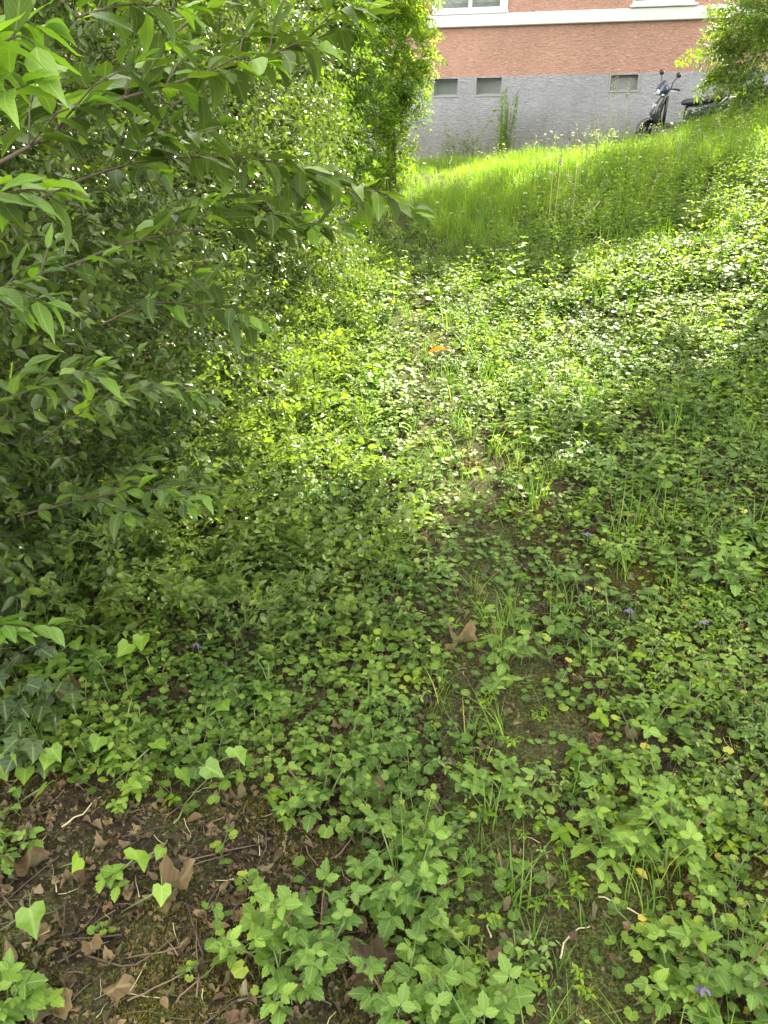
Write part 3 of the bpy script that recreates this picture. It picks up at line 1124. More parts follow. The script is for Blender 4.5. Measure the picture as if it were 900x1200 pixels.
def stems(parent, base, tops, r0, mat, n=7, name='stem'):
    for t in tops:
        mb = MB()
        b = Vector(base) + Vector((rng.uniform(-.12, .12), rng.uniform(-.12, .12), -.1))
        pts = []
        for i in range(7):
            s = i / 6
            p = b.lerp(Vector(t), s)
            p += Vector((rng.gauss(0, .04), rng.gauss(0, .04), .1 * math.sin(s * 3.1))) * (1 if 0 < i < 6 else 0)
            pts.append(p - parent.location)
        mb.tube(pts, [r0 * (1 - .75 * i / 6) for i in range(7)], n)
        obj(name, mb, mat, parent)

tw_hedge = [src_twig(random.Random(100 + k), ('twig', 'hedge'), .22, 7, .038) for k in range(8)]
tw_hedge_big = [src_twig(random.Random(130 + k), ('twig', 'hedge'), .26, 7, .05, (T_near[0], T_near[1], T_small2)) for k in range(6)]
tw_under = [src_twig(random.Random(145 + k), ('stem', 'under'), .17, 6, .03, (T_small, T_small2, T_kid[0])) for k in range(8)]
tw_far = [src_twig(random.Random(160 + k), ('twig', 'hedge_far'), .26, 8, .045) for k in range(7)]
tw_tall = [src_twig(random.Random(175 + k), ('twig', 'g_pale'), .24, 8, .045) for k in range(6)]  # lighter leaf puts missing sunlight into this crown's colour
tw_bush = [src_twig(random.Random(190 + k), ('stem', 'bush'), .4, 11, .085, (T_narrow, T_narrow, T_small), 3, flat=.8) for k in range(6)]

def shrub(name, label, cat, base, blobs, n, tw, s0, s1, seed, tops=5, rad=.03, group=None, **kw):
    b = Vector((base[0], base[1], h1(base[0], base[1])))
    t = thing(name, label, cat, b, group=group)
    leafy('foliage', blobs, n, tw, s0, s1, t, seed, **kw)
    tp = []
    for k in range(tops):
        bl = blobs[k % len(blobs)]
        tp.append(Vector(bl[0]) + Vector((rng.uniform(-.5, .6) * bl[1][0], rng.uniform(-.5, .5) * bl[1][1], rng.uniform(.3, .8) * bl[1][2])))
    stems(t, b, tp, rad, M['twig'])
    return t

HG = 'shrubs of the overgrown hedge'
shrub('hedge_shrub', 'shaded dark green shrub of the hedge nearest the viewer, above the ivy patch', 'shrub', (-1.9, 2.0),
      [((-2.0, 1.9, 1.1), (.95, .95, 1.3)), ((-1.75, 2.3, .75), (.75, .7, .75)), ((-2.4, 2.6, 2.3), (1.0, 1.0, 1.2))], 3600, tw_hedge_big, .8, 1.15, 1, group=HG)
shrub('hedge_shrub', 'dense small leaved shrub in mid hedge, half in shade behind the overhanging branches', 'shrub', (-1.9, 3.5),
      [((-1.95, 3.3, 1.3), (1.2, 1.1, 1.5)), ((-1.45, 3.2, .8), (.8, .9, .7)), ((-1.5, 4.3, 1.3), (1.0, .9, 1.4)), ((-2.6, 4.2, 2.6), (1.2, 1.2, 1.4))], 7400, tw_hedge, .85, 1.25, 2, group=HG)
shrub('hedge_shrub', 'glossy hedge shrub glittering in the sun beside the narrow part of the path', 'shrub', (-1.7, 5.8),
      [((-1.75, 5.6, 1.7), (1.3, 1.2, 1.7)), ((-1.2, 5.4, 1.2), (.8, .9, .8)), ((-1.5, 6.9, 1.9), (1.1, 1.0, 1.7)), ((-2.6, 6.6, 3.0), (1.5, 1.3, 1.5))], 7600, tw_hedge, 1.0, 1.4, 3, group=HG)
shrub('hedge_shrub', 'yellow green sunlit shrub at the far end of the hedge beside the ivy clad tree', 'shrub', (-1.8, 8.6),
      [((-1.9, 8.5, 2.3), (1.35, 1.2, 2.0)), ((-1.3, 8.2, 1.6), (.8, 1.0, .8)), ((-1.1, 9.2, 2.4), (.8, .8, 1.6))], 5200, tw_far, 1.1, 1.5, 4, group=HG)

shrub('background_shrub', 'tall shrub standing behind the hedge and glimpsed through gaps in its leaves', 'shrub', (-4.2, 7.5),
      [((-4.2, 6.0, 2.4), (1.4, 1.9, 2.4)), ((-4.0, 9.3, 3.0), (1.7, 2.0, 2.6)), ((-3.2, 11.5, 3.2), (1.5, 1.5, 2.4)), ((-3.0, 4.2, 2.9), (1.0, 1.2, 1.6))], 4200, tw_far, 1.2, 1.7, 5)

# the tall leafy tree at the end of the hedge with an ivy clad trunk
tb = Vector((at_depth(458, 195, 10.8).x, 10.8, 0))
tb.z = h1(tb.x, tb.y)
tall = thing('leafy_tree', 'tall bright green leafy tree with an ivy clad trunk in front of the pink wall', 'tree', tb)
zt = tb.z
leafy('foliage', [((tb.x - .5, 10.9, zt + 2.4), (.85, .8, 1.0)), ((tb.x - .22, 10.7, zt + 1.45), (.55, .5, .65)), ((tb.x - .1, 10.8, zt + 2.1), (.5, .5, .6)), ((tb.x - .3, 11.0, zt + 3.2), (.8, .8, 1.1)), ((tb.x - 1.0, 10.6, zt + 1.2), (.7, .7, .8)), ((tb.x - .62, 10.5, zt + .62), (.5, .5, .6)), ((tb.x - .3, 10.6, zt + .4), (.35, .35, .45)), ((tb.x + .12, 10.7, zt + 1.5), (.38, .4, .42))],
      4600, tw_tall, .9, 1.3, tall, 6)
mb = MB()
mb.tube([(0, 0, -.15), (.01, 0, .5), (-.05, .02, 1.2), (-.15, .0, 2.0), (-.3, .05, 3.0)], [.07, .06, .055, .045, .025], 8)
mb.tube([(-.05, .02, 1.2), (.12, -.05, 1.7), (.2, -.05, 2.4)], [.04, .03, .015], 6)
mb.tube([(-.1, .02, 1.5), (-.5, -.1, 2.1), (-.9, -.1, 2.9)], [.04, .03, .015], 6)
trunk = obj('trunk', mb, M['bark'], tall)
n = 520
a = nrg.random(n) * 6.283
zz = nrg.random(n) * 1.5 + .02
rr = .07 + .12 * nrg.random(n) ** 2
P = np.stack([np.cos(a) * rr, np.sin(a) * rr, zz], 1)
Y = np.stack([np.cos(a), np.sin(a), nrg.normal(-.1, .5, n)], 1)
scatter('trunk_ivy', P, euler_from_axes(Y, np.tile([0, 0, 1.0], (n, 1))), nrg.uniform(.4, .7, n), tw_tall[:5], parent=tall)
# low side sprays reaching towards the wall
for (px, py, yy) in ((480, 125, 10.7), (497, 138, 10.6)):
    pass
e = at_depth(492, 118, 10.7) - tb
mb = MB()
mb.tube([(0, 0, .75), (e.x * .5, .0, e.z + .1), (e.x, -.05, e.z)], [.018, .012, .006], 5)
obj('branch', mb, M['bark'], tall)
n = 70
s = nrg.random(n)
P = np.stack([e.x * (.2 + .95 * s), nrg.normal(0, .12, n), e.z + .05 + nrg.normal(0, .1, n) - .15 * s * s], 1)
Y = np.stack([nrg.normal(.4, .5, n), nrg.normal(0, .5, n), nrg.normal(-.1, .4, n)], 1)
scatter('branch_leaves', P, euler_from_axes(Y, np.tile([0, 0, 1.0], (n, 1))), nrg.uniform(.5, .8, n), tw_far, parent=tall)

# pale bush on the bank
bb = at_depth(905, 118, 11.3)
zb = h1(bb.x, 11.3)
shrub('bank_bush', 'pale green narrow leaved bush on the bank beside the parked scooter', 'bush', (bb.x + .3, 11.4),
      [((bb.x + .35, 11.4, zb + .95), (.95, .85, .95)), ((bb.x + .75, 11.5, zb + 1.9), (1.0, .9, 1.3)), ((bb.x + .1, 11.3, zb + .55), (.8, .6, .5)), ((bb.x + 1.6, 11.6, zb + 1.2), (1.1, .9, 1.3))],
      2600, tw_bush, .75, 1.15, 7, tops=7, rad=.025, shell=(.3, 1.1), droop=.2)

# trees beside the lawn whose crowns throw the shade
tw_can = [src_twig(random.Random(220 + k), ('twig', 'canopy'), .7, 9, .17, (T_small, T_small2), 3, .004) for k in range(4)]
def shade_tree(label, base, blobs, n, seed, r0=.2):
    b = Vector((base[0], base[1], h1(*base)))
    t = thing('lawn_tree', label, 'tree', b, group='trees shading the lawn')
    leafy('crown', blobs, n, tw_can, .8, 1.3, t, seed, keep=False, shell=(.35, 1.05))
    mb = MB()
    fork = b + Vector((0, 0, 2.6))
    mb.tube([(0, 0, -.2), (.02, .03, .4), (0, 0, 1.4), fork - b], [r0 * 1.4, r0, r0 * .85, r0 * .75], 10)
    obj('trunk', mb, M['bark'], t)
    for bl in blobs:
        q = MB()
        f = fork - b
        g = Vector(bl[0]) - b
        q.tube([f - Vector((0, 0, .2)), f.lerp(g, .35) + Vector((0, 0, .35)), f.lerp(g, .7) + Vector((0, 0, .3)), g + Vector((0, 0, .2))], [r0 * .6, r0 * .42, r0 * .28, r0 * .12], 7)
        obj('limb', q, M['bark'], t)
def over(x, y, h):
    """the point from which a crown h metres above the ground shades the spot (x, y)"""
    t = h / SD.z
    return (x + SD.x * t, y + SD.y * t, h1(x, y) + h)
shade_tree('broad tree beside the lawn shading the near ground', (6.2, 4.6),
           [(over(.2, .6, 6.2), (1.9, 1.3, .6)), (over(-2.4, -.3, 6.6), (1.4, 1.1, .6)), (over(2.2, 1.7, 6.2), (1.4, 1.3, .6)), (over(-.6, -1.4, 6.5), (2.3, 1.2, .7))], 1250, 8)
shade_tree('slender tree by the house shading the far path', (8.2, 10.2),
           [(over(.35, 8.3, 6.4), (.6, .7, .5)), (over(1.5, 7.6, 6.2), (1.2, .7, .5)), (over(2.9, 3.2, 6.0), (1.6, .7, .5))], 300, 9, .15)

#@@COVER
# ------------------------------------------------------------------ ground cover (nobody could count it)
giv = [src_ground_ivy(random.Random(300 + k), h=rng.uniform(.06, .13), nodes=rng.choice((3, 4, 5)), size=rng.uniform(.017, .027)) for k in range(9)]
giv_low = [src_flat(random.Random(330 + k)) for k in range(6)]
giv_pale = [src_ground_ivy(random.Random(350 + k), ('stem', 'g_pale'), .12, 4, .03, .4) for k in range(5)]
net = [src_nettle(random.Random(370 + k), h=rng.uniform(.16, .3)) for k in range(7)]
yel = [src_flat(random.Random(390 + k), ('straw', 'g_yellow'), 3, .02, .04) for k in range(4)]
gr_s = [src_grass(random.Random(400 + k), 'grass', 10, .11, .003, .025, 1.2) for k in range(5)]
gr_m = [src_grass(random.Random(420 + k), 'grass', 14, .2, .0035, .04, 1.2) for k in range(5)]
gr_l = [src_grass(random.Random(440 + k), 'meadow', 16, .3, .005, .07, 1.0) for k in range(6)]
mos = [src_moss(random.Random(460 + k)) for k in range(4)]
frg = [src_fragment(random.Random(480 + k), k) for k in range(20)]
stk = [src_stick(random.Random(500 + k)) for k in range(6)]

def zones(x, y):
    pd = np.abs(x - path_x(y)) / (.2 + .12 * noise(x, y, .5, 41))
    path = np.exp(-pd ** 2) * sstep(13, 8, y)
    e = (noise(x, y, .35, 42) - .5) * .5
    bare = sstep(.1, -.1, x + .06 + e * .5) * sstep(1.62, 1.4, y + e * .5 + .05 * np.clip(x, -1, 1))
    return path, bare

def pick(x, y, prob):
    k = nrg.random(len(x)) < prob
    return x[k], y[k]

HEDGE_X = lambda y: -.95 + .06 * y            # foot of the hedge
# ground ivy
x, y = wedge_density(560, .55, 8.6)
pa, ba = zones(x, y)
pat = sstep(.3, .55, noise(x, y, .28, 43) * .6 + noise(x, y, .9, 44) * .4)
fade = sstep(9.5, 6.2, y + (x - 1) * .25)
p = (1 - .93 * pa) * (1 - .97 * ba) * (.2 + .8 * pat) * fade
p *= np.where((x > .2) & (y < 1.9), .32, 1) * np.where((x > .08) & (x < .5) & (y < 1.55), .35, 1)
p *= ~((x < -.74) & (y > 1.45) & (y < 2.15))
x1, y1 = pick(x, y, p * (x > HEDGE_X(y) - .5))
n = len(x1)
big = .5 + 1.05 * noise(x1, y1, .24, 71) ** 1.3
scatter('ground_ivy_carpet', np.stack([x1, y1, H(x1, y1)], 1), np.stack([nrg.normal(0, .18, n), nrg.normal(0, .18, n), nrg.random(n) * 6.283], 1), nrg.uniform(.75, 1.3, n) * big, giv)
# other small plants mixed in: three-part seedlings, clover-like leaves, thin grass
def src_seedling(r, mat, tpl, k=3, h=.05, size=.022):
    mb = MB()
    for j in range(r.choice((2, 3, 4))):
        a = r.uniform(0, 6.28)
        e = Vector((math.cos(a) * .3, math.sin(a) * .3, 1)).normalized() * h * r.uniform(.5, 1.2)
        mb.tube([(0, 0, -.01), e * .5 + Vector((0, 0, .006)), e], .0009, 3, 0, False)
        a0 = r.uniform(0, 6.28)
        for q in range(k):
            mb.leaf(r.choice(tpl), pose(e, a0 + q * 6.283 / k + r.uniform(-.2, .2), r.uniform(-.3, .25), size * r.uniform(.75, 1.15), r.uniform(-.25, .25)), 1)
    return mb.mesh('seedling_source', [M['stem'], M[mat]])
sdl = [src_seedling(random.Random(520 + k), ('herb', 'g_pale', 'herb_new')[k % 3], T_serr, 3, .06, .026) for k in range(6)]
clv = [src_seedling(random.Random(540 + k), ('g_pale', 'under')[k % 2], [T_small2], 3, .045, .014) for k in range(4)]
xs_, ys_ = wedge_density(260, .55, 6.5)
pa, ba = zones(xs_, ys_)
xs_, ys_ = pick(xs_, ys_, (1 - .85 * pa) * (1 - .95 * ba) * np.where((xs_ > .1) & (ys_ < 1.7), .45, 1) * sstep(.45, .7, noise(xs_, ys_, .33, 72)) * (xs_ > HEDGE_X(ys_) - .2))
cover('small_herb_seedlings', xs_, ys_, sdl, .6, 1.3, .2)
xs_, ys_ = wedge_density(700, .55, 5)
pa, ba = zones(xs_, ys_)
xs_, ys_ = pick(xs_, ys_, (1 - .5 * pa) * (1 - .97 * ba) * sstep(.48, .66, noise(xs_, ys_, .26, 73)) * sstep(-.1, .4, xs_))
cover('clover_patches', xs_, ys_, clv, .7, 1.3, .2)
# low leaves everywhere, also on the path
x, y = wedge_density(520, .5, 7)
pa, ba = zones(x, y)
x, y = pick(x, y, (.35 + .5 * noise(x, y, .2, 46)) * (1 - .5 * pa) * (1 - .95 * ba))
cover('creeping_leaves', x, y, giv_low, .7, 1.3)
# paler leafy stems on the bank and in the sun
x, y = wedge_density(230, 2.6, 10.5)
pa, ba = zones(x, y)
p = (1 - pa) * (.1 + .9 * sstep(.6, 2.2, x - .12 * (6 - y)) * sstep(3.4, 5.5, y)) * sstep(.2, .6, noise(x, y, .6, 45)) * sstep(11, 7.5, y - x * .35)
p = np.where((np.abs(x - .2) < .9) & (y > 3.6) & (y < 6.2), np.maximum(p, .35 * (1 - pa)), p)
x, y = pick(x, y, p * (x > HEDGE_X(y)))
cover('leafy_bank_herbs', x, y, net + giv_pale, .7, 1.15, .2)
# fading yellow leaves
x, y = wedge_density(90, .6, 4)
x, y = pick(x, y, sstep(.25, .8, x + .25 * (1.2 - y)) * .8 + .04)
cover('fading_low_leaves', x, y, yel, .7, 1.3, .25)
# grass
x, y = wedge_density(90, .5, 7)
pa, ba = zones(x, y)
p = sstep(.4, .68, noise(x, y, .5, 47)) * sstep(-.2, .5, x) + .14
p = np.where((x > .1) & (x < .55) & (y < 1.6), np.maximum(p, .3), p)
x, y = pick(x, y, p * (1 - .9 * ba) * .8)
cover('short_grass', x, y, gr_s + gr_m, .7, 1.2, .1)
x, y = wedge_density(250, 5.6, 18, 1.0)
pa, ba = zones(x, y)
p = sstep(5.4, 8.6, y + 2.4 * (noise(x, y, .7, 48) - .5) - .25 * np.clip(x - 1.5, 0, 3)) * (1 - .95 * pa) * (.45 + .55 * noise(x, y, .5, 49))
dw = (x - W0.x) * WN.x + (y - W0.y) * WN.y
x, y = pick(x, y, p * (x > HEDGE_X(y) - .3) * (dw > .08))
n = len(x)
hs = np.where(y > 9.5, .68, .55 + .3 * sstep(6, 8.5, y)) * (.6 + .8 * noise(x, y, .7, 61))
scatter('meadow_grass', np.stack([x, y, H(x, y)], 1), np.stack([nrg.normal(0, .1, n), nrg.normal(0, .1, n), nrg.random(n) * 6.283], 1), nrg.uniform(.6, 1.15, n) * hs, gr_l)
# seed heads and dry stalks standing in the meadow
def src_seedgrass(r, mat):
    mb = MB()
    for k in range(r.choice((1, 2, 3))):
        h = r.uniform(.3, .5)
        top = Vector((r.gauss(0, .07), r.gauss(0, .07), h))
        b0 = Vector((r.gauss(0, .02), r.gauss(0, .02), -.02))
        mb.tube([b0, b0 + top * .55, b0 + top], [.0016, .0014, .0009], 3, 0, False)
        for i in range(14):
            mb.leaf(T_narrow, pose(b0.lerp(b0 + top, r.uniform(.74, 1)), r.uniform(0, 6.28), r.uniform(.5, 1.2), .03))
    return mb.mesh('seed_grass_source', M[mat])
x, y = wedge_density(9, 6.5, 17, 1.0)
dw = (x - W0.x) * WN.x + (y - W0.y) * WN.y
x, y = pick(x, y, sstep(.35, .7, noise(x, y, .9, 81)) * (x > HEDGE_X(y)) * (dw > .1))
cover('meadow_seed_heads', x, y, [src_seedgrass(random.Random(620 + k), ('straw', 'stem', 'grass')[k % 3]) for k in range(6)], .6, 1.1, .15)
# low undergrowth at the foot of the hedge
x, y = wedge_density(440, 1.6, 8)
p = sstep(HEDGE_X(y) - .5, HEDGE_X(y) - .1, x) * sstep(HEDGE_X(y) + .85, HEDGE_X(y) + .25, x + (noise(x, y, .4, 50) - .5) * .5) * sstep(1.7, 2.2, y)
x, y = pick(x, y, p)
m = len(x)
hz = nrg.random(m) ** 1.5 * .42 * sstep(HEDGE_X(y) + .6, HEDGE_X(y) - .1, x)
P = np.stack([x, y, H(x, y) + hz], 1)
Y = np.stack([nrg.normal(.4, .6, m), nrg.normal(-.3, .6, m), nrg.uniform(.1, 1.0, m)], 1)
scatter('hedge_undergrowth', P, euler_from_axes(Y, np.tile([0, 0, 1.0], (m, 1)) + nrg.normal(0, .2, (m, 3))), nrg.uniform(.6, 1.15, m), tw_under)
# moss, litter, needles
x, y = wedge_density(5200, .5, 2.8, .3)
x, y = pick(x, y, sstep(.32, .6, noise(x, y, .14, 51) * .6 + noise(x, y, .4, 52) * .4))
cover('moss', x, y, mos, .6, 1.5, .3)
x, y = wedge_density(5000, .5, 4, .3)
pa, ba = zones(x, y)
x, y = pick(x, y, np.clip(.15 + .75 * ba + .6 * pa, 0, 1) * sstep(4.2, 2.5, y))
cover('soil_crumbs', x, y, frg + [src_fragment(random.Random(600 + k), 3) for k in range(6)], .1, .45, .8)
x, y = wedge_density(1500, .5, 5, .4)
pa, ba = zones(x, y)
x, y = pick(x, y, np.clip(.16 + .75 * ba + .5 * pa, 0, 1))
cover('leaf_litter', x, y, frg, .35, 1.0, .6)
x, y = wedge_density(520, .5, 3, .4)
pa, ba = zones(x, y)
x, y = pick(x, y, np.clip(.12 + .7 * ba + .5 * pa, 0, 1))
cover('twig_litter', x, y, stk, .2, .75, .2)

#@@THINGS
# ------------------------------------------------------------------ shrub whose long leafy branches overhang the scene
ME_near = []
for k in range(8):
    q = MB()
    q.leaf(T_near[k], Matrix.Identity(4))
    q.tube([(0, -.12, -.01), (0, .04, -.004)], .012, 4, 0, False)
    ME_near.append(q.mesh('leaf', M['near']))
ME_new = []
for k in range(8):
    q = MB()
    q.leaf(T_near[k], Matrix.Identity(4))
    q.tube([(0, -.12, -.01), (0, .04, -.004)], .012, 4, 0, False)
    ME_new.append(q.mesh('leaf', M['near_new']))

sb = Vector((-1.35, 1.25, h1(-1.35, 1.25)))
over_shrub = thing('overhanging_shrub', 'shrub with long arching branches of large pointed leaves overhanging the path edge', 'shrub', sb)

def smooth_path(pts, n):
    P = [Vector(p) for p in pts]
    if len(P) == 2:
        return [P[0].lerp(P[1], i / (n - 1)) for i in range(n)]
    out = []
    for i in range(n):
        t = i / (n - 1) * (len(P) - 1)
        k = min(int(t), len(P) - 2)
        u = t - k
        p0, p1, p2, p3 = P[max(k - 1, 0)], P[k], P[k + 1], P[min(k + 2, len(P) - 1)]
        out.append(.5 * ((2 * p1) + (p2 - p0) * u + (2 * p0 - 5 * p1 + 4 * p2 - p3) * u * u + (3 * p1 - p0 - 3 * p2 + p3) * u ** 3))
    return out

OV = []
def overhang(pts, r0=.004, start=.1, gap=.05, size=.058, twigs=5, new=.12, tip_new=1, twl=.16):
    P = smooth_path([at_depth(*p) for p in pts], 14)
    mb = MB()
    L = [p - over_shrub.location for p in P]
    r0 *= .72
    mb.tube(L, [r0 * (1 - .7 * i / 13) for i in range(14)], 6)
    leaves = []
    def run(line, gap, size, tipnew, s0):
        tot = sum((line[i + 1] - line[i]).length for i in range(len(line) - 1))
        d, k = s0 * tot, 0
        while d < tot:
            acc = 0
            for i in range(len(line) - 1):
                sl = (line[i + 1] - line[i]).length
                if acc + sl >= d:
                    break
                acc += sl
            p = line[i].lerp(line[i + 1], (d - acc) / max(sl, 1e-6))
            dr = (line[i + 1] - line[i]).normalized()
            sd = dr.cross(Vector((0, 0, 1))).normalized()
            u = sd.cross(dr)
            tw = rng.uniform(-.5, .5) + (.9 if k % 2 else 0)
            for s in (-1, 1):
                q = (sd * math.cos(tw) + u * math.sin(tw)) * s
                dd = q * .75 + dr * rng.uniform(.35, .9) + Vector((0, 0, rng.uniform(-.6, .15)))
                leaves.append((p + q * .004, dd, size * rng.uniform(.85, 1.25), rng.random() < new))
            d += gap * rng.uniform(.45, .85)
            k += 1
        for s in range(2):
            leaves.append((line[-1], dr + Vector((rng.uniform(-.4, .4), rng.uniform(-.3, .3), rng.uniform(-.3, .5))), size * .8, rng.random() < tipnew))
    run(L, gap, size, tip_new, start)
    for k in range(twigs):
        i = 3 + int(k * 9 / max(1, twigs))
        dr = (L[i + 1] - L[i]).normalized()
        sd = dr.cross(Vector((0, 0, 1))).normalized()
        q = sd * rng.choice((-1, 1)) * .7 + dr * .6 + Vector((0, 0, rng.uniform(-.25, .55)))
        q.normalize()
        l = twl * rng.uniform(.6, 1.15)
        tl = [L[i], L[i] + q * l * .5 + Vector((0, 0, .01)), L[i] + q * l + Vector((0, 0, -.01))]
        mb.tube(tl, [r0 * .45, r0 * .35, r0 * .2], 5)
        run(tl, gap * .8, size * .95, tip_new, .25)
    br = obj('branch', mb, M['twig'], over_shrub)
    for p, dd, s, nw in leaves:
        OV.append((((p + over_shrub.location) - cam.location).length, br, nw, pose_dir(p, dd, s, rng.uniform(-.45, .45))))

overhang([(-70, 225, 1.25), (20, 180, 1.3), (110, 128, 1.4), (230, 90, 1.5), (330, 62, 1.6), (432, 18, 1.7)], .0055, .2, .06, .064, 14, .06)
overhang([(30, 240, 1.5), (110, 205, 1.55), (190, 186, 1.6), (300, 186, 1.7), (380, 208, 1.75), (432, 236, 1.8)], .004, .3, .055, .062, 10, .07)
overhang([(60, 320, 1.5), (150, 285, 1.6), (240, 268, 1.65), (330, 268, 1.7), (408, 262, 1.75)], .0035, .3, .055, .06, 8, .1)
overhang([(-40, 370, 1.3), (40, 325, 1.35), (120, 300, 1.45)], .005, .4, .06, .055, 2, .1)
overhang([(120, 380, 1.45), (180, 355, 1.5), (240, 362, 1.52), (300, 385, 1.55)], .0035, .1, .045, .055, 3, .3)
overhang([(-60, 60, .95), (-10, 55, 1.0), (25, 42, 1.02), (48, 60, 1.03)], .0035, .1, .04, .062, 2, .85, 1, .09)
overhang([(-60, 150, .95), (-10, 118, 1.0), (30, 100, 1.0)], .003, .2, .05, .058, 1, .5, 1, .08)
overhang([(-60, 225, .9), (-5, 228, .95), (38, 222, .97), (62, 228, .97)], .003, .3, .045, .06, 1, .7, 1, .07)
overhang([(-50, 340, .95), (-5, 352, 1.0), (14, 362, 1.02)], .003, .3, .05, .055, 1, .3, 1, .07)
overhang([(20, 605, 1.75), (100, 585, 1.8), (180, 572, 1.85), (262, 582, 1.9)], .004, .1, .05, .06, 5, .15)
overhang([(40, 520, 1.7), (120, 470, 1.75), (190, 455, 1.8), (240, 470, 1.8)], .0035, .2, .05, .056, 3, .15)
overhang([(-40, 745, 1.45), (5, 733, 1.5), (38, 735, 1.52), (62, 733, 1.53)], .0025, .1, .06, .068, 1, 1.0, 1, .06)
overhang([(180, 60, 1.6), (230, 20, 1.65), (300, -20, 1.75), (370, -40, 1.85)], .004, .1, .05, .056, 4, .1)
overhang([(-20, 480, 1.5), (40, 455, 1.55), (110, 430, 1.6)], .0035, .1, .05, .056, 3, .1)
overhang([(90, 20, 1.2), (150, 5, 1.25), (215, 10, 1.3)], .003, .1, .05, .056, 2, .3)
OV.sort(key=lambda q: q[0])
for dist, br, nw, m in OV[:300]:
    o = link('leaf', rng.choice(ME_new if nw else ME_near), br)
    o.matrix_local = m
rest = MB()
for dist, br, nw, m in OV[300:]:
    rest.leaf(rng.choice(T_near), m, 1 if nw else 0)
o = obj('foliage', rest, [M['near'], M['near_new']], over_shrub)
o['kind'] = 'stuff'
for t in ((-1.15, 1.3, 2.2), (-1.25, 1.5, 1.9), (-1.2, 1.1, 1.6), (-1.1, 1.7, 1.3)):
    q = MB()
    b = Vector((rng.uniform(-.1, .1), rng.uniform(-.1, .1), -.08))
    e = Vector(t) - sb
    q.tube(smooth_path([b, b.lerp(e, .5) + Vector((-.08, 0, .12)), e], 8), [.014 - .001 * i for i in range(8)], 6)
    obj('stem', q, M['twig'], over_shrub)

# ------------------------------------------------------------------ ivy
ME_ivy, ME_ivyn = [], []
for k in range(4):
    for lst, mt in ((ME_ivy, 'ivy'), (ME_ivyn, 'ivy_new')):
        q = MB()
        q.leaf((T_ivy if mt == 'ivy' else T_ivyn)[k], Matrix.Identity(4))
        q.tube([(0, -.5, -.25), (0, -.2, -.06), (0, .1, -.002)], .018, 4, 0, False)
        lst.append(q.mesh('leaf', M[mt]))
g0 = on_ground(30, 850)
ivy = thing('ivy_plant', 'patch of dark veined ivy leaves at the foot of the hedge', 'ivy', g0)
def gz(x, y):
    return h1(x, y)
for k in range(5):
    q = MB()
    pts = []
    for i in range(7):
        px, py = rng.uniform(-40, 20) + i * 14, 930 - k * 45 - i * rng.uniform(2, 9)
        p = on_ground(px, py)
        pts.append(p + Vector((0, 0, .015)) - g0)
    q.tube(pts, .0025, 5)
    obj('stem', q, M['red_stem'], ivy)
for k in range(95):
    px = rng.uniform(-50, 95) if k % 3 else rng.uniform(-30, 60)
    py = rng.uniform(690, 925)
    if px > 60 and py > 860:
        continue
    p = on_ground(px, py) + Vector((0, 0, rng.uniform(.04, .14))) - g0
    o = link('leaf', rng.choice(ME_ivy), ivy)
    o.matrix_local = pose(p, -1.4 + rng.gauss(0, .9), -.25 + rng.gauss(0, .3), rng.uniform(.04, .066), rng.gauss(0, .3))

def ivy_sprig(px, py, n, label, group=None, size=.055, az=None, lift=.085):
    b = on_ground(px, py + 12)
    t = thing('ivy_sprig', label, 'ivy', b, group=group)
    az = rng.uniform(-2.2, -.9) if az is None else az
    q = MB()
    d = Vector((math.cos(az + 1.5), math.sin(az + 1.5), 0))
    pts = [d * (-.06) + Vector((0, 0, -.01)), Vector((0, 0, lift * .5)), d * .05 + Vector((0, 0, lift))]
    q.tube(pts, .0018, 5)
    obj('stem', q, M['stem'], t)
    for i in range(n):
        p = pts[1].lerp(pts[2], i / max(1, n - 1)) if n > 1 else pts[2]
        o = link('leaf', rng.choice(ME_ivyn), t)
        o.matrix_local = pose(p + Vector((rng.gauss(0, .015), rng.gauss(0, .015), .01)), az + rng.gauss(0, .5), -.3 + rng.gauss(0, .35), size * rng.uniform(.75, 1.1), rng.gauss(0, .5))
    return t
YI = 'young bright ivy sprigs among litter and ivy'
for px, py, n, lb, sz in (
        (140, 1032, 1, 'single bright heart shaped ivy leaf standing alone on the bare soil', .06),
        (82, 1022, 1, 'narrow folded bright ivy leaf next to the big brown maple leaf', .045),
        (25, 1085, 1, 'rounded bright ivy leaf on the soil at the photo edge below the maple leaf', .055),
        (225, 912, 2, 'bright ivy pair at the border between bare soil and ground ivy', .055),
        (262, 897, 1, 'broad bright ivy leaf beside a pair of ivy leaves at the soil border', .055),
        (234, 856, 2, 'long twisted yellow green ivy sprig next to a small yellow leaf', .06),
        (72, 768, 2, 'lobed bright ivy sprig over the dark ivy patch', .055),
        (132, 775, 2, 'bright ivy sprig between dark ivy patch and round leaved clump', .052),
        (38, 905, 3, 'bright ivy sprig of three leaves at the lower edge of the ivy patch', .055),
        (36, 942, 1, 'small drooping bright ivy leaf just below the ivy patch', .045),
        (100, 888, 2, 'bright ivy sprig under the round leaved clump', .05),
        (155, 905, 1, 'bright ivy leaf below the round leaved clump, at the soil edge', .045),
        (172, 1062, 1, 'slim pale ivy leaf lying flat on the soil', .045),
        (168, 1015, 1, 'tiny ivy leaf behind the heart shaped one on the soil', .03),
        (150, 770, 2, 'pale ivy sprig in a spot of light beneath the hedge', .05),
        (5, 905, 2, 'bright ivy leaves cut by the photo edge beside the ivy patch', .05)):
    ivy_sprig(px, py, n, lb, YI, sz)

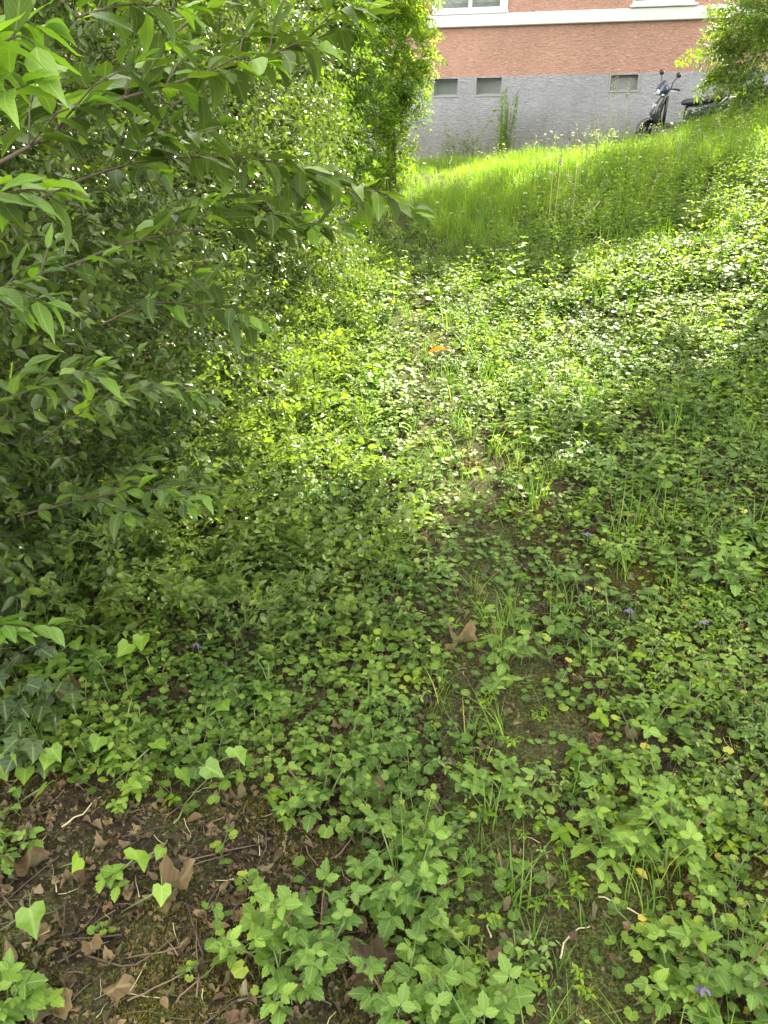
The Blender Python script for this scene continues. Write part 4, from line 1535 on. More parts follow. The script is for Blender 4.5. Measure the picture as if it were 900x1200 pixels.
# ------------------------------------------------------------------ herbs with serrated leaves
def compound(seed, mat, petiole=1.0):
    r = random.Random(seed)
    q = MB()
    q.tube([(0, -.9 * petiole, -.25 * petiole), (0, -.4 * petiole, -.03), (0, .1, 0)], [.022, .018, .014], 4, 0, False)
    q.leaf(T_serr[seed % 3], pose((0, 0, 0), 1.57 + r.uniform(-.15, .15), r.uniform(-.15, .1), 1.0, r.uniform(-.2, .2)))
    for s in (-1, 1):
        q.leaf(T_serr[(seed + 1) % 3], pose((s * .02, -.05, 0), 1.57 - s * r.uniform(1.0, 1.35), r.uniform(-.2, .15), r.uniform(.62, .8), s * .2))
    return q.mesh('leaf', M[mat])
ME_herb = [compound(k, 'herb') for k in range(5)]
ME_hnew = [compound(k + 20, 'herb_new', .5) for k in range(4)]
ME_hsim, ME_hsimn = [], []
for k in range(3):
    for lst, mt in ((ME_hsim, 'herb'), (ME_hsimn, 'herb_new')):
        q = MB()
        q.leaf(T_serr[k], Matrix.Identity(4))
        q.tube([(0, -.35, -.08), (0, .1, 0)], .014, 4, 0, False)
        lst.append(q.mesh('leaf', M[mt]))

def herb(px, py, size, nst, label, group=None, leaf=.034, kind=0, cat='wild plant', name='wild_herb', pos=None):
    b = pos if pos is not None else on_ground(px, py)
    t = thing(name, label, cat, b, group=group)
    old, new = (ME_herb, ME_hnew) if kind == 0 else (ME_hsim, ME_hsimn)
    for j in range(nst):
        az = j * 6.283 / nst + rng.uniform(-.5, .5)
        ln = rng.uniform(.25, .75) if nst > 1 else .15
        h = size * rng.uniform(.65, 1.1)
        o0 = Vector((math.cos(az), math.sin(az), 0)) * size * .12 * (nst > 1)
        top = o0 + Vector((math.cos(az) * ln, math.sin(az) * ln, 1)).normalized() * h
        mid = o0.lerp(top, .5) + Vector((0, 0, h * .08))
        q = MB()
        L = smooth_path([o0 * .4 + Vector((0, 0, -.015)), mid, top], 6)
        q.tube(L, [.0024, .0022, .002, .0018, .0016, .0012], 5)
        obj('stem', q, M['stem'] if rng.random() < .6 else M['red_stem'], t)
        for i, fr in enumerate((.35, .6, .82)):
            p = L[0].lerp(L[-1], fr) + Vector((0, 0, h * .05))
            for s in ((0, 1) if i < 2 else (0,)):
                a = az + i * 2.1 + s * 3.14 + rng.uniform(-.6, .6)
                sz = leaf * (1.15 - .3 * i) * rng.uniform(.8, 1.15)
                o = link('leaf', rng.choice(old), t)
                o.matrix_local = pose(p + Vector((math.cos(a), math.sin(a), .5)) * sz * .8, a, rng.uniform(-.35, .25), sz, rng.uniform(-.3, .3))
        for s in range(2):
            a = az + s * 2.6 + rng.uniform(-.5, .5)
            sz = leaf * rng.uniform(.6, 1.0)
            o = link('leaf', rng.choice(new if s else old), t)
            o.matrix_local = pose(L[-1] + Vector((math.cos(a), math.sin(a), .6)) * sz * .4, a, rng.uniform(.0, .7), sz, rng.uniform(-.3, .3))
    return t
ANCH, RELABEL = [], []
for px, py, sz, n, lb, lf in (
        (312, 1120, .15, 3, 'light green serrated herb on bare soil in front of a tan curled leaf', .037),
        (372, 1130, .16, 4, 'tallest serrated herb on the bare soil, with yellow green tips', .038),
        (335, 1165, .09, 3, 'low serrated herb at the foot of the tall herbs on bare soil', .032),
        (478, 1072, .17, 5, 'broad clump of serrated herb where bare soil meets the mossy path', .04),
        (430, 1068, .11, 3, 'serrated herb leaning over the bare soil next to the broad clump', .035),
        (468, 1190, .13, 4, 'serrated herb rising from the bottom edge of the photo with pale tips', .04),
        (560, 1192, .12, 3, 'herb with long dark leaves at the bottom edge beside the path', .038),
        (375, 950, .13, 4, 'bushy serrated herb where the ground ivy ends above the bare soil', .033),
        (345, 955, .1, 3, 'small serrated herb leaning on the bushy one above the bare soil', .03),
        (440, 890, .1, 3, 'herb with bright narrow tips rising from the ground ivy', .032),
        (715, 1010, .13, 4, 'dark drooping serrated herb beside the mossy path', .038),
        (790, 1000, .16, 5, 'large pointed leaved herb behind a yellow leaf', .036),
        (850, 1165, .15, 4, 'large serrated herb at the lower right corner beside grass blades', .037),
        (790, 1175, .1, 4, 'small leaved herb in front of the corner herb', .03),
        (590, 780, .12, 3, 'grey green herb beside the tan leaves on the path', .04),
        (600, 945, .1, 4, 'round clump of serrated herb on the edge of the path', .032),
        (850, 690, .12, 4, 'broad leaved herb on the grassy bank near violet flowers', .045),
        (720, 660, .1, 4, 'herb in the grass tufts above the worn path', .035),
        (15, 1010, .08, 3, 'small herb at the photo edge next to the big brown maple leaf', .03),
        (10, 1195, .08, 3, 'serrated herb in the bottom corner by the litter', .04),
        (500, 1010, .1, 3, 'herb in the ground ivy just behind the broad clump', .032)):
    herb(px, py, sz, n, lb, 'serrated herbs among the ground ivy and litter', lf)
SG = 'scattered herbs in the near ground cover'
for k in range(36):
    while True:
        x, y = rng.uniform(-.7, 1.6), rng.uniform(.8, 3.0)
        pa, ba = zones(np.array([x]), np.array([y]))
        if abs(x) < .55 * y and (ba[0] < .3) and (pa[0] < .35 or rng.random() < .1) and (x > -.1 or rng.random() < .5) and (not .08 < x < .5 or rng.random() < .25):
            break
    kd, ns = (0 if rng.random() < .5 else 1), rng.choice((2, 3, 4))
    hb = herb(0, 0, rng.uniform(.06, .11), ns, 'small light green serrated herb growing among the ground ivy', SG, rng.uniform(.018, .028), kd, pos=Vector((x, y, h1(x, y))))
    RELABEL.append((hb, ('three leaflet' if kd == 0 else 'single leaved') + ' herb', ''))
herb(140, 885, .12, 4, 'round clump of serrated herb crowding the soil edge by the ivy', None, .03, 1)

# ------------------------------------------------------------------ single ground ivy sprigs nearest the viewer
ME_kl = []
for k in range(4):
    q = MB()
    q.leaf(T_kid[k], Matrix.Identity(4))
    ME_kl.append(q.mesh('leaf', M['g_ivy']))
def ivy_clump(x, y, label, group, h, size, nodes):
    t = thing('ground_ivy_sprig', label, 'ground ivy', (x, y, h1(x, y)), (0, 0, 0), group)
    az, a0 = rng.uniform(0, 6.28), rng.uniform(0, 3.14)
    d = Vector((math.cos(az) * .5, math.sin(az) * .5, 1)).normalized()
    pts, p = [], Vector((0, 0, -.01))
    for i in range(nodes + 1):
        pts.append(p.copy())
        p = p + d * (h / nodes)
        d = (d + Vector((rng.uniform(-.3, .3), rng.uniform(-.3, .3), rng.uniform(-.05, .35)))).normalized()
    q = MB()
    q.tube(pts, .0014, 4)
    spots = []
    for i in range(1, nodes + 1):
        s = size * (1.1 - .5 * (i / nodes) ** 1.5) * rng.uniform(.8, 1.15)
        for k in (0, 1):
            a = a0 + i * 1.57 + k * 3.14 + rng.uniform(-.4, .4)
            e = pts[i] + Vector((math.cos(a), math.sin(a), .5)) * s * rng.uniform(.5, 1.2) * (1.3 - i / nodes)
            q.tube([pts[i], e], .0008, 3, 0, False)
            spots.append((e, a, s))
    obj('stem', q, M['stem'], t)
    for e, a, s in spots:
        o = link('leaf', rng.choice(ME_kl), t)
        o.matrix_local = pose(e, a, rng.uniform(-.45, .35), s, rng.uniform(-.35, .35))
    return t
for k in range(130):
    while True:
        px, py = rng.uniform(-20, 920), rng.uniform(780, 1215)
        p = on_ground(px, py)
        pa, ba = zones(np.array([p.x]), np.array([p.y]))
        if ba[0] < .4 and rng.random() > pa[0] * .9 and (not .05 < p.x < .55 or rng.random() < .25):
            break
    hh, nn = rng.uniform(.06, .13), rng.choice((3, 4, 4))
    t = ivy_clump(p.x, p.y, 'ground ivy sprig with scalloped round leaves in the near carpet', 'ground ivy sprigs nearest the viewer', hh, rng.uniform(.018, .027), nn)
    RELABEL.append((t, ('tall' if hh > .095 else 'low') + ' ground ivy sprig', ''))
for k in range(16):
    p = on_ground(140 + rng.gauss(0, 28), 862 + rng.gauss(0, 26))
    t = ivy_clump(p.x, p.y, 'ground ivy sprig in the tall round leaved clump beside the ivy patch', 'ground ivy sprigs of the tall clump', rng.uniform(.08, .14), .03, 4)
    RELABEL.append((t, 'clumped ground ivy sprig', ''))
for px, py, lb in ((118, 1100, 'lone small ground ivy sprig on the mossy soil'), (225, 1150, 'low ground ivy sprig flat on bare soil by a long twig'), (0, 985, 'ground ivy sprig at the photo edge on the litter')):
    p = on_ground(px, py)
    ivy_clump(p.x, p.y, lb, None, .04, .016, 4)

# ------------------------------------------------------------------ fallen leaves
def leaf_mesh(tpl, mat):
    q = MB()
    q.leaf(tpl, Matrix.Identity(4))
    q.tube([(0, -.35, .06), (0, -.1, .02), (0, .08, 0)], .014, 4, 0, False)
    return q.mesh('fallen_leaf', M[mat])
FL = {m: [leaf_mesh(t, m) for t in T_maple + T_beech] for m in ('dead', 'dead_red', 'dead_tan')}
FL['orange'] = [leaf_mesh(T_beech[0], 'orange')]
FL['g_yellow'] = [leaf_mesh(t, 'g_yellow') for t in T_beech[:2]]
def fallen(px, py, size, mat, label, group=None, shape=None, pos=None, name='fallen_leaf', lift=.012):
    p = pos if pos is not None else on_ground(px, py)
    lst = FL[mat]
    o = link(name, lst[shape] if shape is not None else rng.choice(lst))
    az = rng.uniform(0, 6.28)
    m = pose((0, 0, 0), az, rng.gauss(0, .2), size, rng.gauss(0, .35))
    if mat == 'orange':
        m = pose((0, 0, 0), 2.9, .1, size, .35)
    c = m @ Vector((0, .45, 0))
    m.translation = p - c + Vector((0, 0, lift))
    o.matrix_world = m
    tag(o, label, 'leaf', group)
    return o
for px, py, sz, mt, sh, lb in (
        (35, 1026, .1, 'dead_red', 0, 'large brown maple leaf flat on the soil at the photo edge'),
        (210, 1045, .085, 'dead_tan', 2, 'curled tan leaf behind the slim pale ivy leaf'),
        (190, 1003, .06, 'dead_tan', 5, 'flat tan leaf on dark soil above the curled one'),
        (228, 966, .06, 'dead', 4, 'small brown leaf on dark soil'),
        (440, 945, .075, 'dead_red', 1, 'rosy brown leaf against the ground ivy edge'),
        (375, 983, .055, 'dead_red', 5, 'reddish leaf standing on edge between herbs'),
        (330, 1062, .1, 'dead_red', 4, 'long brown leaf lying between two serrated herbs'),
        (425, 1088, .055, 'dead_tan', 7, 'tan cupped leaf just above the big curled brown leaf'),
        (432, 1135, .11, 'dead', 2, 'big curled brown leaf near the bottom edge by the herbs'),
        (540, 765, .1, 'dead_tan', 1, 'tan leaf on the path beside the grey green herb'),
        (512, 432, .14, 'orange', 0, 'orange leaf in the sun on the path'),
        (540, 555, .08, 'dead_tan', 4, 'pinkish leaf on the shaded path beyond the tan leaves'),
        (262, 685, .075, 'dead_red', 5, 'brown leaf caught in the undergrowth under the hedge'),
        (195, 612, .11, 'dead_tan', 0, 'pale leaf under the hedge in a gap of the undergrowth'),
        (85, 826, .09, 'dead_red', 2, 'crumpled brown leaf in the dark hollow by the ivy patch'),
        (108, 822, .08, 'dead', 3, 'second crumpled leaf in the hollow, the darker one'),
        (215, 815, .06, 'dead_red', 5, 'reddish leaf beside the small yellow leaf'),
        (700, 870, .06, 'dead', 5, 'brown leaf on the mossy path near the yellowing plants'),
        (612, 1105, .06, 'dead_tan', 7, 'long dry pale leaf on the mossy path'),
        (458, 1125, .07, 'dead_red', 6, 'ribbed rolled brown leaf beside the big curled one'),
        (140, 1165, .08, 'dead_tan', 3, 'pale crumpled leaf near the bottom edge on moss'),
        (60, 1195, .09, 'dead_tan', 0, 'pale leaf at the bottom edge below the mossy soil'),
        (12, 1130, .08, 'dead', 6, 'brown leaf at the photo edge below the rounded ivy leaf'),
        (240, 818, .045, 'g_yellow', 0, 'small yellow leaf beside the reddish leaf at the soil edge'),
        (750, 1031, .04, 'g_yellow', 1, 'bright yellow leaf under the large pointed leaved herb'),
        (895, 508, .05, 'g_yellow', 0, 'pale yellow leaf on the sunny bank at the photo edge')):
    fallen(px, py, sz * .78, mt, lb, None, sh, lift=.11 if mt == 'orange' else .03 if mt == 'dead_tan' and py < 800 else .014)
for k in range(150):
    r = rng.random()
    px, py = (rng.uniform(-30, 420), rng.uniform(890, 1210)) if r < .72 else (rng.gauss(600, 70), rng.uniform(620, 1150))
    mt = rng.choice(('dead', 'dead', 'dead', 'dead_tan', 'dead_red'))
    k2 = rng.randrange(8)
    t = fallen(px, py, rng.uniform(.016, .036), mt, 'small dry brown leaf lying in the litter', 'small dry leaves in the litter', k2)
    RELABEL.append((t, {'dead': 'brown', 'dead_tan': 'tan', 'dead_red': 'reddish'}[mt] + (' lobed' if k2 < 4 else ' oval') + ' dry leaf', ''))

# ------------------------------------------------------------------ twigs on the soil
for pts, lb, mt in (
        ([(205, 1180), (240, 1150), (268, 1115)], 'long thin straight twig on the soil pointing at the serrated herbs', 'dry_twig'),
        ([(150, 1180), (190, 1160), (250, 1130)], 'pale twig on moss beside the long straight one', 'dry_twig'),
        ([(75, 975), (100, 958), (118, 940)], 'thin pale straw on soil below the ivy patch', 'straw'),
        ([(205, 970), (222, 945), (245, 915)], 'green runner stem leading to the bright ivy pair', 'stem'),
        ([(245, 1075), (262, 1052), (280, 1032)], 'brown twig beside the tall serrated herb', 'twig'),
        ([(395, 1010), (410, 990), (420, 975)], 'short twig above the herbs at the soil edge', 'dry_twig'),
        ([(90, 930), (105, 915), (118, 905)], 'weathered piece of wood under the ivy sprigs', 'dry_twig'),
        ([(100, 1125), (150, 1140), (210, 1105)], 'crooked dark twig across the moss', 'twig'),
        ([(700, 1055), (740, 1075), (790, 1100)], 'thin pale stem lying beside the drooping herb', 'straw'),
        ([(575, 1110), (572, 1090), (582, 1080)], 'curved pale grass stem on the mossy path', 'straw'),
        ([(655, 1130), (668, 1100), (690, 1092)], 'arching pale stem near the dry leaf on the path', 'straw'),
        ([(470, 920), (510, 905), (540, 880)], 'thin twig in the ground ivy', 'twig'),
        ([(280, 1180), (330, 1165), (345, 1150)], 'pale twig below the low serrated herb', 'dry_twig')):
    P = [on_ground(*p) + Vector((0, 0, .012)) for p in pts]
    q = MB()
    L = [p - P[0] for p in smooth_path(P, 8)]
    L = [p + Vector((rng.gauss(0, .002), rng.gauss(0, .002), rng.gauss(0, .002))) for p in L]
    r0 = .006 if 'wood' in lb else .0022
    q.tube(L, [r0 * (1 - .5 * i / 7) for i in range(8)], 6)
    o = obj('twig', q, M[mt])
    o.location = P[0]
    tag(o, lb, 'twig')
for k in range(34):
    p = on_ground(rng.uniform(-20, 430), rng.uniform(910, 1205))
    a, l = rng.uniform(0, 6.28), rng.uniform(.05, .16)
    q = MB()
    q.tube([(math.cos(a) * l * t + rng.gauss(0, .004), math.sin(a) * l * t + rng.gauss(0, .004), h1(p.x + math.cos(a) * l * t, p.y + math.sin(a) * l * t) - p.z + .01) for t in (-.5, -.2, .15, .5)], [.0019, .0016, .0013, .0008], 5)
    o = obj('twig', q, M[rng.choice(('dry_twig', 'twig', 'twig', 'twig'))])
    o.location = p
    tag(o, 'short thin twig lying on the littered soil', 'twig', 'short twigs on the littered soil')
    RELABEL.append((o, ('longer' if l > .105 else 'shorter') + ' thin twig', ''))

# every look-alike is told apart by the landmark it lies closest to
for px, py, nm in ((312, 1120, 'light green herb on bare soil'), (372, 1130, 'tallest herb on bare soil'), (478, 1072, 'broad clump of serrated herb'),
                   (468, 1190, 'pale tipped herb at bottom edge'), (375, 950, 'bushy herb above the bare soil'), (715, 1010, 'dark drooping herb by the path'),
                   (790, 1000, 'large pointed leaved herb'), (850, 1165, 'large herb in the corner'), (590, 780, 'grey green herb by the path'),
                   (600, 945, 'round herb clump by the path'), (35, 1026, 'big brown maple leaf'), (210, 1045, 'curled tan leaf'),
                   (140, 1032, 'single heart shaped ivy leaf'), (25, 1085, 'rounded bright ivy leaf'), (225, 912, 'bright ivy pair by bare soil'),
                   (38, 905, 'three leaved bright ivy sprig'), (432, 1135, 'big curled brown leaf'), (540, 765, 'large tan leaf on the path'),
                   (700, 870, 'brown leaf on the mossy path'), (240, 818, 'small yellow leaf by bare soil'), (850, 690, 'broad leaved herb on the bank'),
                   (612, 1105, 'long pale leaf on the path'), (140, 1165, 'pale crumpled leaf on moss'), (10, 1195, 'serrated herb in the bottom corner'),
                   (560, 1192, 'long leaved herb at bottom edge'), (733, 742, 'violet by a yellow leaf'), (440, 890, 'narrow tipped herb in ground ivy'),
                   (228, 966, 'small brown leaf on dark soil'), (205, 1180, 'long straight twig on the soil')):
    ANCH.append((on_ground(px, py), nm))
ORD = ['closest', 'second closest', 'third closest', 'fourth closest', 'fifth closest', 'sixth closest', 'seventh closest', 'eighth closest', 'ninth closest', 'tenth closest', 'eleventh closest', 'twelfth closest', 'thirteenth closest', 'fourteenth closest', 'fifteenth closest', 'sixteenth closest', 'seventeenth closest', 'eighteenth closest']
seen = {}
for o, desc, _ in RELABEL:
    p = o.matrix_basis.translation
    d, nm = min(((p - a).length, n) for a, n in ANCH)
    seen.setdefault((desc, nm), []).append((d, o))
for (desc, nm), lst in seen.items():
    for k, (d, o) in enumerate(sorted(lst, key=lambda q: q[0])):
        o['label'] = desc + ', the ' + ORD[min(k, 17)] + ' to the ' + nm

# ------------------------------------------------------------------ single plants further off
def stalk(px, py, yb, h, label, head, lean=(0, 0)):
    b = at_depth(px, py, yb)
    b = Vector((b.x, b.y, h1(b.x, b.y)))
    t = thing('seed_stalk', label, 'wild plant', b)
    q = MB()
    L = smooth_path([(0, 0, -.02), (lean[0] * .4, lean[1] * .4, h * .5), (lean[0], lean[1], h)], 6)
    q.tube(L, [.004, .0038, .0035, .003, .003, .0025], 5)
    obj('stem', q, M['straw'], t)
    q = MB()
    for k in range(26):
        a, e = rng.uniform(0, 6.28), rng.uniform(-.3, 1.4)
        q.leaf(T_narrow, pose(L[-1] + Vector((rng.gauss(0, .004), rng.gauss(0, .004), rng.uniform(-.02, .02))), a, e, head * rng.uniform(.6, 1)))
    obj('seed_head', q, M['white_petal'], t)
stalk(643, 262, 7.3, .5, 'tall pale seed stalk in the grass, the shorter of two side by side', .045)
stalk(650, 258, 7.35, .56, 'tall pale seed stalk in the grass, the higher of two side by side', .05, (.01, 0))
stalk(670, 262, 7.4, .5, 'thin bare stalk standing apart beside the two seed stalks', .025)
b = on_ground(668, 280)
q = MB()
q.tube([(0, 0, -.02), (.1, 0, .15), (.22, -.02, .3)], [.005, .004, .003], 5)
o = obj('dry_stalk', q, M['straw'])
o.location = b
tag(o, 'leaning dry straw coloured stalk in the grass near the seed stalks', 'dry stalk')

def upright(px, py, h, pairs, size, label, mats, name='leafy_weed', group=None, narrow=False, yb=None):
    b = on_ground(px, py) if yb is None else at_depth(px, py, yb)
    b = Vector((b.x, b.y, h1(b.x, b.y)))
    t = thing(name, label, 'wild plant', b, (0, 0, rng.uniform(0, 6)), group)
    lean = Vector((rng.uniform(-.12, .12), rng.uniform(-.12, .12), 1))
    pts = [lean * (h * i / pairs) + Vector((0, 0, -.02 if i == 0 else 0)) for i in range(pairs + 1)]
    q = MB()
    q.tube(pts, [.004 - .0025 * i / pairs for i in range(pairs + 1)], 5)
    obj('stem', q, M[mats[0]], t)
    tp = []
    for tpl in ((T_narrow,) if narrow else (T_small2, T_serr[0])):
        qq = MB()
        qq.leaf(tpl, Matrix.Identity(4))
        tp.append(qq.mesh('leaf', M[mats[1]]))
    for i in range(1, pairs + 1):
        s = size * (1.1 - .6 * i / pairs) * rng.uniform(.85, 1.15)
        for k in (0, 1):
            a = i * 1.57 + k * 3.14 + rng.uniform(-.3, .3)
            o = link('leaf', rng.choice(tp), t)
            o.matrix_local = pose(pts[i], a, rng.uniform(-.2, .5), s, rng.uniform(-.3, .3))
    return t
upright(598, 352, .42, 7, .1, 'tallest sunlit yellow green weed beside the path', ('stem', 'near_new'))
upright(612, 350, .36, 6, .09, 'sunlit weed just beside the tallest yellow green one', ('stem', 'g_pale'))
upright(588, 358, .3, 5, .1, 'bushy sunlit weed at the foot of the tallest one', ('stem', 'near_new'))
upright(545, 350, .36, 6, .06, 'slender weed with paired leaves on the path edge before the grass', ('stem', 'g_pale'))
upright(462, 360, .36, 7, .06, 'slender weed against the hedge foot across the path', ('stem', 'g_pale'))
upright(452, 378, .25, 5, .07, 'short leafy weed against the hedge foot in the sun', ('stem', 'near_new'))
upright(440, 460, .2, 4, .08, 'yellow green weed in the glittering undergrowth by the path', ('stem', 'near_new'))
upright(313, 545, .16, 4, .07, 'bright weed in the undergrowth at the edge of the shade', ('stem', 'near_new'))
upright(760, 395, .26, 5, .07, 'pale weed rising from the sunny ground cover on the bank', ('stem', 'g_pale'))
upright(405, 580, .14, 4, .06, 'bright narrow weed among shaded ground ivy', ('stem', 'near_new'), narrow=True)
upright(475, 345, .3, 6, .07, 'leafy weed between hedge foot and the worn path', ('stem', 'g_pale'))
for px, py, lb in ((838, 392, 'upright dock leaf clump on the bank'), (884, 402, 'yellow green dock leaf clump near the photo edge')):
    b = on_ground(px, py)
    t = thing('dock_plant', lb, 'wild plant', b)
    for k in range(5):
        o = link('leaf', ME_near[k % 4], t)
        o.matrix_local = pose((rng.gauss(0, .02), rng.gauss(0, .02), .0), rng.uniform(0, 6.28), rng.uniform(.9, 1.4), rng.uniform(.08, .15), rng.uniform(-.5, .5))

# plants at the foot of the wall
def wall_spot(px, out):
    u, _ = wall_uz(px, 150)
    p = W0 + WU * u + WN * out
    return Vector((p.x, p.y, h1(p.x, p.y)))
b = wall_spot(594, .45)
t = thing('feathery_weed', 'tall feathery green weed in front of the grey plinth below the basement windows', 'wild plant', b)
for k in range(18):
    q = MB()
    a, ln = rng.uniform(0, 6.28), rng.uniform(.03, .2)
    h = rng.uniform(1.05, 1.5)
    top = Vector((math.cos(a) * ln, math.sin(a) * ln, h))
    o0 = Vector((rng.gauss(0, .09), rng.gauss(0, .06), -.03))
    q.tube([o0, o0.lerp(top, .5), o0 + top], [.005, .004, .002], 5, 0)
    for i in range(110):
        f = rng.uniform(.2, 1)
        q.leaf(T_narrow, pose(o0.lerp(o0 + top, f), rng.uniform(0, 6.28), rng.uniform(.2, 1.1), rng.uniform(.05, .1) * (1.15 - .5 * f)), 1)
    obj('leafy_stem', q, [M['stem'], M['g_pale']], t)
b = wall_spot(545, .4)
t = thing('climbing_weed', 'thin arching weed with sparse leaves leaning across the grey plinth', 'wild plant', b)
q = MB()
L = smooth_path([(0, 0, -.03), (.2, 0, .45), (.55, 0, .95), (.8, 0, 1.4)], 9)
q.tube(L, [.006 - .0005 * i for i in range(9)], 5)
obj('stem', q, M['stem'], t)
for i in range(2, 9):
    for k in range(3):
        o = link('leaf', rng.choice(ME_new), t)
        o.matrix_local = pose(L[i], rng.uniform(0, 6.28), rng.uniform(-.4, .6), rng.uniform(.06, .12), rng.uniform(-.5, .5))
for px, n, h, lb in ((535, 14, .85, 'low leafy weed thicket at the foot of the plinth near the ivy clad tree'), (562, 11, .75, 'low leafy weed thicket at the plinth beside the feathery weed')):
    b = wall_spot(px, .4)
    t = thing('leafy_weed', lb, 'wild plant', b)
    q = MB()
    for k in range(n):
        a = rng.uniform(0, 6.28)
        top = Vector((math.cos(a) * .25, math.sin(a) * .15, h * rng.uniform(.5, 1)))
        q.tube([(0, 0, -.03), top * .5 + Vector((0, 0, .05)), top], .003, 4, 0)
        for i in range(22):
            q.leaf(T_small2, pose(top * rng.uniform(.3, 1.05) + Vector((rng.gauss(0, .03), rng.gauss(0, .03), rng.gauss(0, .03))), rng.uniform(0, 6.28), rng.uniform(-.4, .7), rng.uniform(.035, .07)), 1)
    obj('leafy_stem', q, [M['stem'], M['bush']], t)
for px, h, lb in ((694, 1.0, 'tall dark grass tuft before the plinth'), (708, 1.5, 'tallest flowering grass tuft before the plinth'), (726, 1.2, 'thin flowering grass tuft between the single basement window and the scooter')):
    b = wall_spot(px, 1.2)
    t = thing('grass_tuft', lb, 'grass', b)
    for k in range(7):
        q = MB()
        blade(q, (rng.gauss(0, .03), rng.gauss(0, .03), -.02), rng.uniform(0, 6.28), h * rng.uniform(.6, 1), .008, .5, 0, 6, rng.uniform(.02, .12))
        obj('blade', q, M['meadow'], t)
    for k in range(3):
        q = MB()
        top = Vector((rng.gauss(0, .06), rng.gauss(0, .06), h * rng.uniform(.8, 1.05)))
        q.tube([(0, 0, 0), top * .5, top], .0025, 4, 0)
        for i in range(26):
            q.leaf(T_narrow, pose(top * rng.uniform(.72, 1), rng.uniform(0, 6.28), rng.uniform(.5, 1.2), .045), 0)
        obj('flower_stem', q, M['straw'], t)

# violets
def violet(px, py, label):
    b = on_ground(px, py)
    t = thing('violet_flower', label, 'flower', b)
    q = MB()
    q.tube([(0, 0, -.01), (.004, 0, .05), (0, -.004, .09)], .0012, 4)
    obj('stem', q, M['stem'], t)
    for k in range(6):
        q = MB()
        a = k * 1.05
        q.leaf(T_small2, pose((0, 0, .07 + .006 * (k // 2)), a, -.1 + .2 * (k % 2), .017))
        obj('petal', q, M['petal'], t)
for px, py, lb in ((234, 783, 'violet flower in the ground ivy beside the hedge'), (685, 652, 'violet flower on the bank above the worn path'), (733, 742, 'violet flower in front of a yellow leaf on the path side'),
                   (820, 755, 'violet flower on the bank by the broad leaved herb'), (815, 1195, 'violet flower at the bottom edge under the corner herb')):
    violet(px, py, lb)
x, y = wedge_density(6, 7, 14)
dw = (x - W0.x) * WN.x + (y - W0.y) * WN.y
k = (x > HEDGE_X(y) + .4) & (dw > .3)
def flower_head(seed):
    q = MB()
    q.tube([(0, 0, 0), (0, 0, .27)], .002, 3)
    for i in range(12):
        q.leaf(T_small2, pose((0, 0, .27), i * .52, .2 + .5 * (i % 2), .022), 1)
    return q.mesh('meadow_flower', [M['stem'], M['white_petal']])
cover('meadow_flowers', x[k], y[k], [flower_head(1)], .7, 1.2, .1)

# ------------------------------------------------------------------ motor scooter
sh = Vector((-1, .26, 0)).normalized()
fp = at_depth(757, 160, 15.6)
so = fp - sh * .54
so = Vector((so.x, so.y, h1(fp.x, fp.y)))
sc = thing('motor_scooter', 'dark grey motor scooter parked on the grass in front of the plinth', 'scooter', so, (-R(12), 0, math.atan2(sh.y, sh.x)))
sc.scale = (.87, .87, .87)
def ring(cx, cy, cz, ry, rz, n=14, p=2.6, ax='x'):
    out = []
    for k in range(n):
        a = 2 * math.pi * k / n
        c, s = math.cos(a), math.sin(a)
        y = ry * abs(c) ** (2 / p) * (1 if c >= 0 else -1)
        z = rz * abs(s) ** (2 / p) * (1 if s >= 0 else -1)
        out.append((cx, cy + y, cz + z) if ax == 'x' else (cx + z, cy + y, cz))
    return out
STEER = Matrix.Translation((.47, 0, 0)) @ Matrix.Rotation(R(28), 4, 'Z') @ Matrix.Translation((-.47, 0, 0))
def ell(mb, c, r, n=12, m=8, mat=0):
    v, f = [], []
    for i in range(m + 1):
        t = math.pi * i / m
        for k in range(n):
            a = 2 * math.pi * k / n
            v.append((c[0] + r[0] * math.sin(t) * math.cos(a), c[1] + r[1] * math.sin(t) * math.sin(a), c[2] + r[2] * math.cos(t)))
    for i in range(m):
        for k in range(n):
            k2 = (k + 1) % n
            f.append((i * n + k, (i + 1) * n + k, (i + 1) * n + k2, i * n + k2))
    mb.add(v, f, None, mat)
def wheel(cx, steer):
    q = MB()
    n, m = 28, 8
    v, f = [], []
    for i in range(n):
        a = 2 * math.pi * i / n
        for j in range(m):
            b = 2 * math.pi * j / m
            rr = .175 + .05 * math.cos(b)
            v.append((cx + rr * math.cos(a), .052 * math.sin(b), .225 + rr * math.sin(a)))
    for i in range(n):
        for j in range(m):
            f.append((i * m + j, ((i + 1) % n) * m + j, ((i + 1) % n) * m + (j + 1) % m, i * m + (j + 1) % m))
    q.add(v, f)
    if steer:
        q.xform(STEER)
    wh = obj('wheel', q, M['rubber'], sc)
    q = MB()
    for k in range(5):
        a = k * 2 * math.pi / 5
        q.tube([(cx, 0, .225), (cx + .14 * math.cos(a), 0, .225 + .14 * math.sin(a))], [.022, .014], 6)
    q.tube([(cx, -.05, .225), (cx, .05, .225)], .035, 10)
    P = [(cx + .135 * math.cos(a), 0, .225 + .135 * math.sin(a)) for a in np.linspace(0, 2 * math.pi, 25)]
    q.tube(P, .016, 6)
    if steer:
        q.xform(STEER)
    obj('rim', q, M['black_plastic'], wh)
wheel(.62, True)
wheel(-.6, False)
def part(name, mat, fn, steer=False, parent=None):
    q = MB()
    fn(q)
    if steer:
        q.xform(STEER)
    return obj(name, q, M[mat], parent or sc)
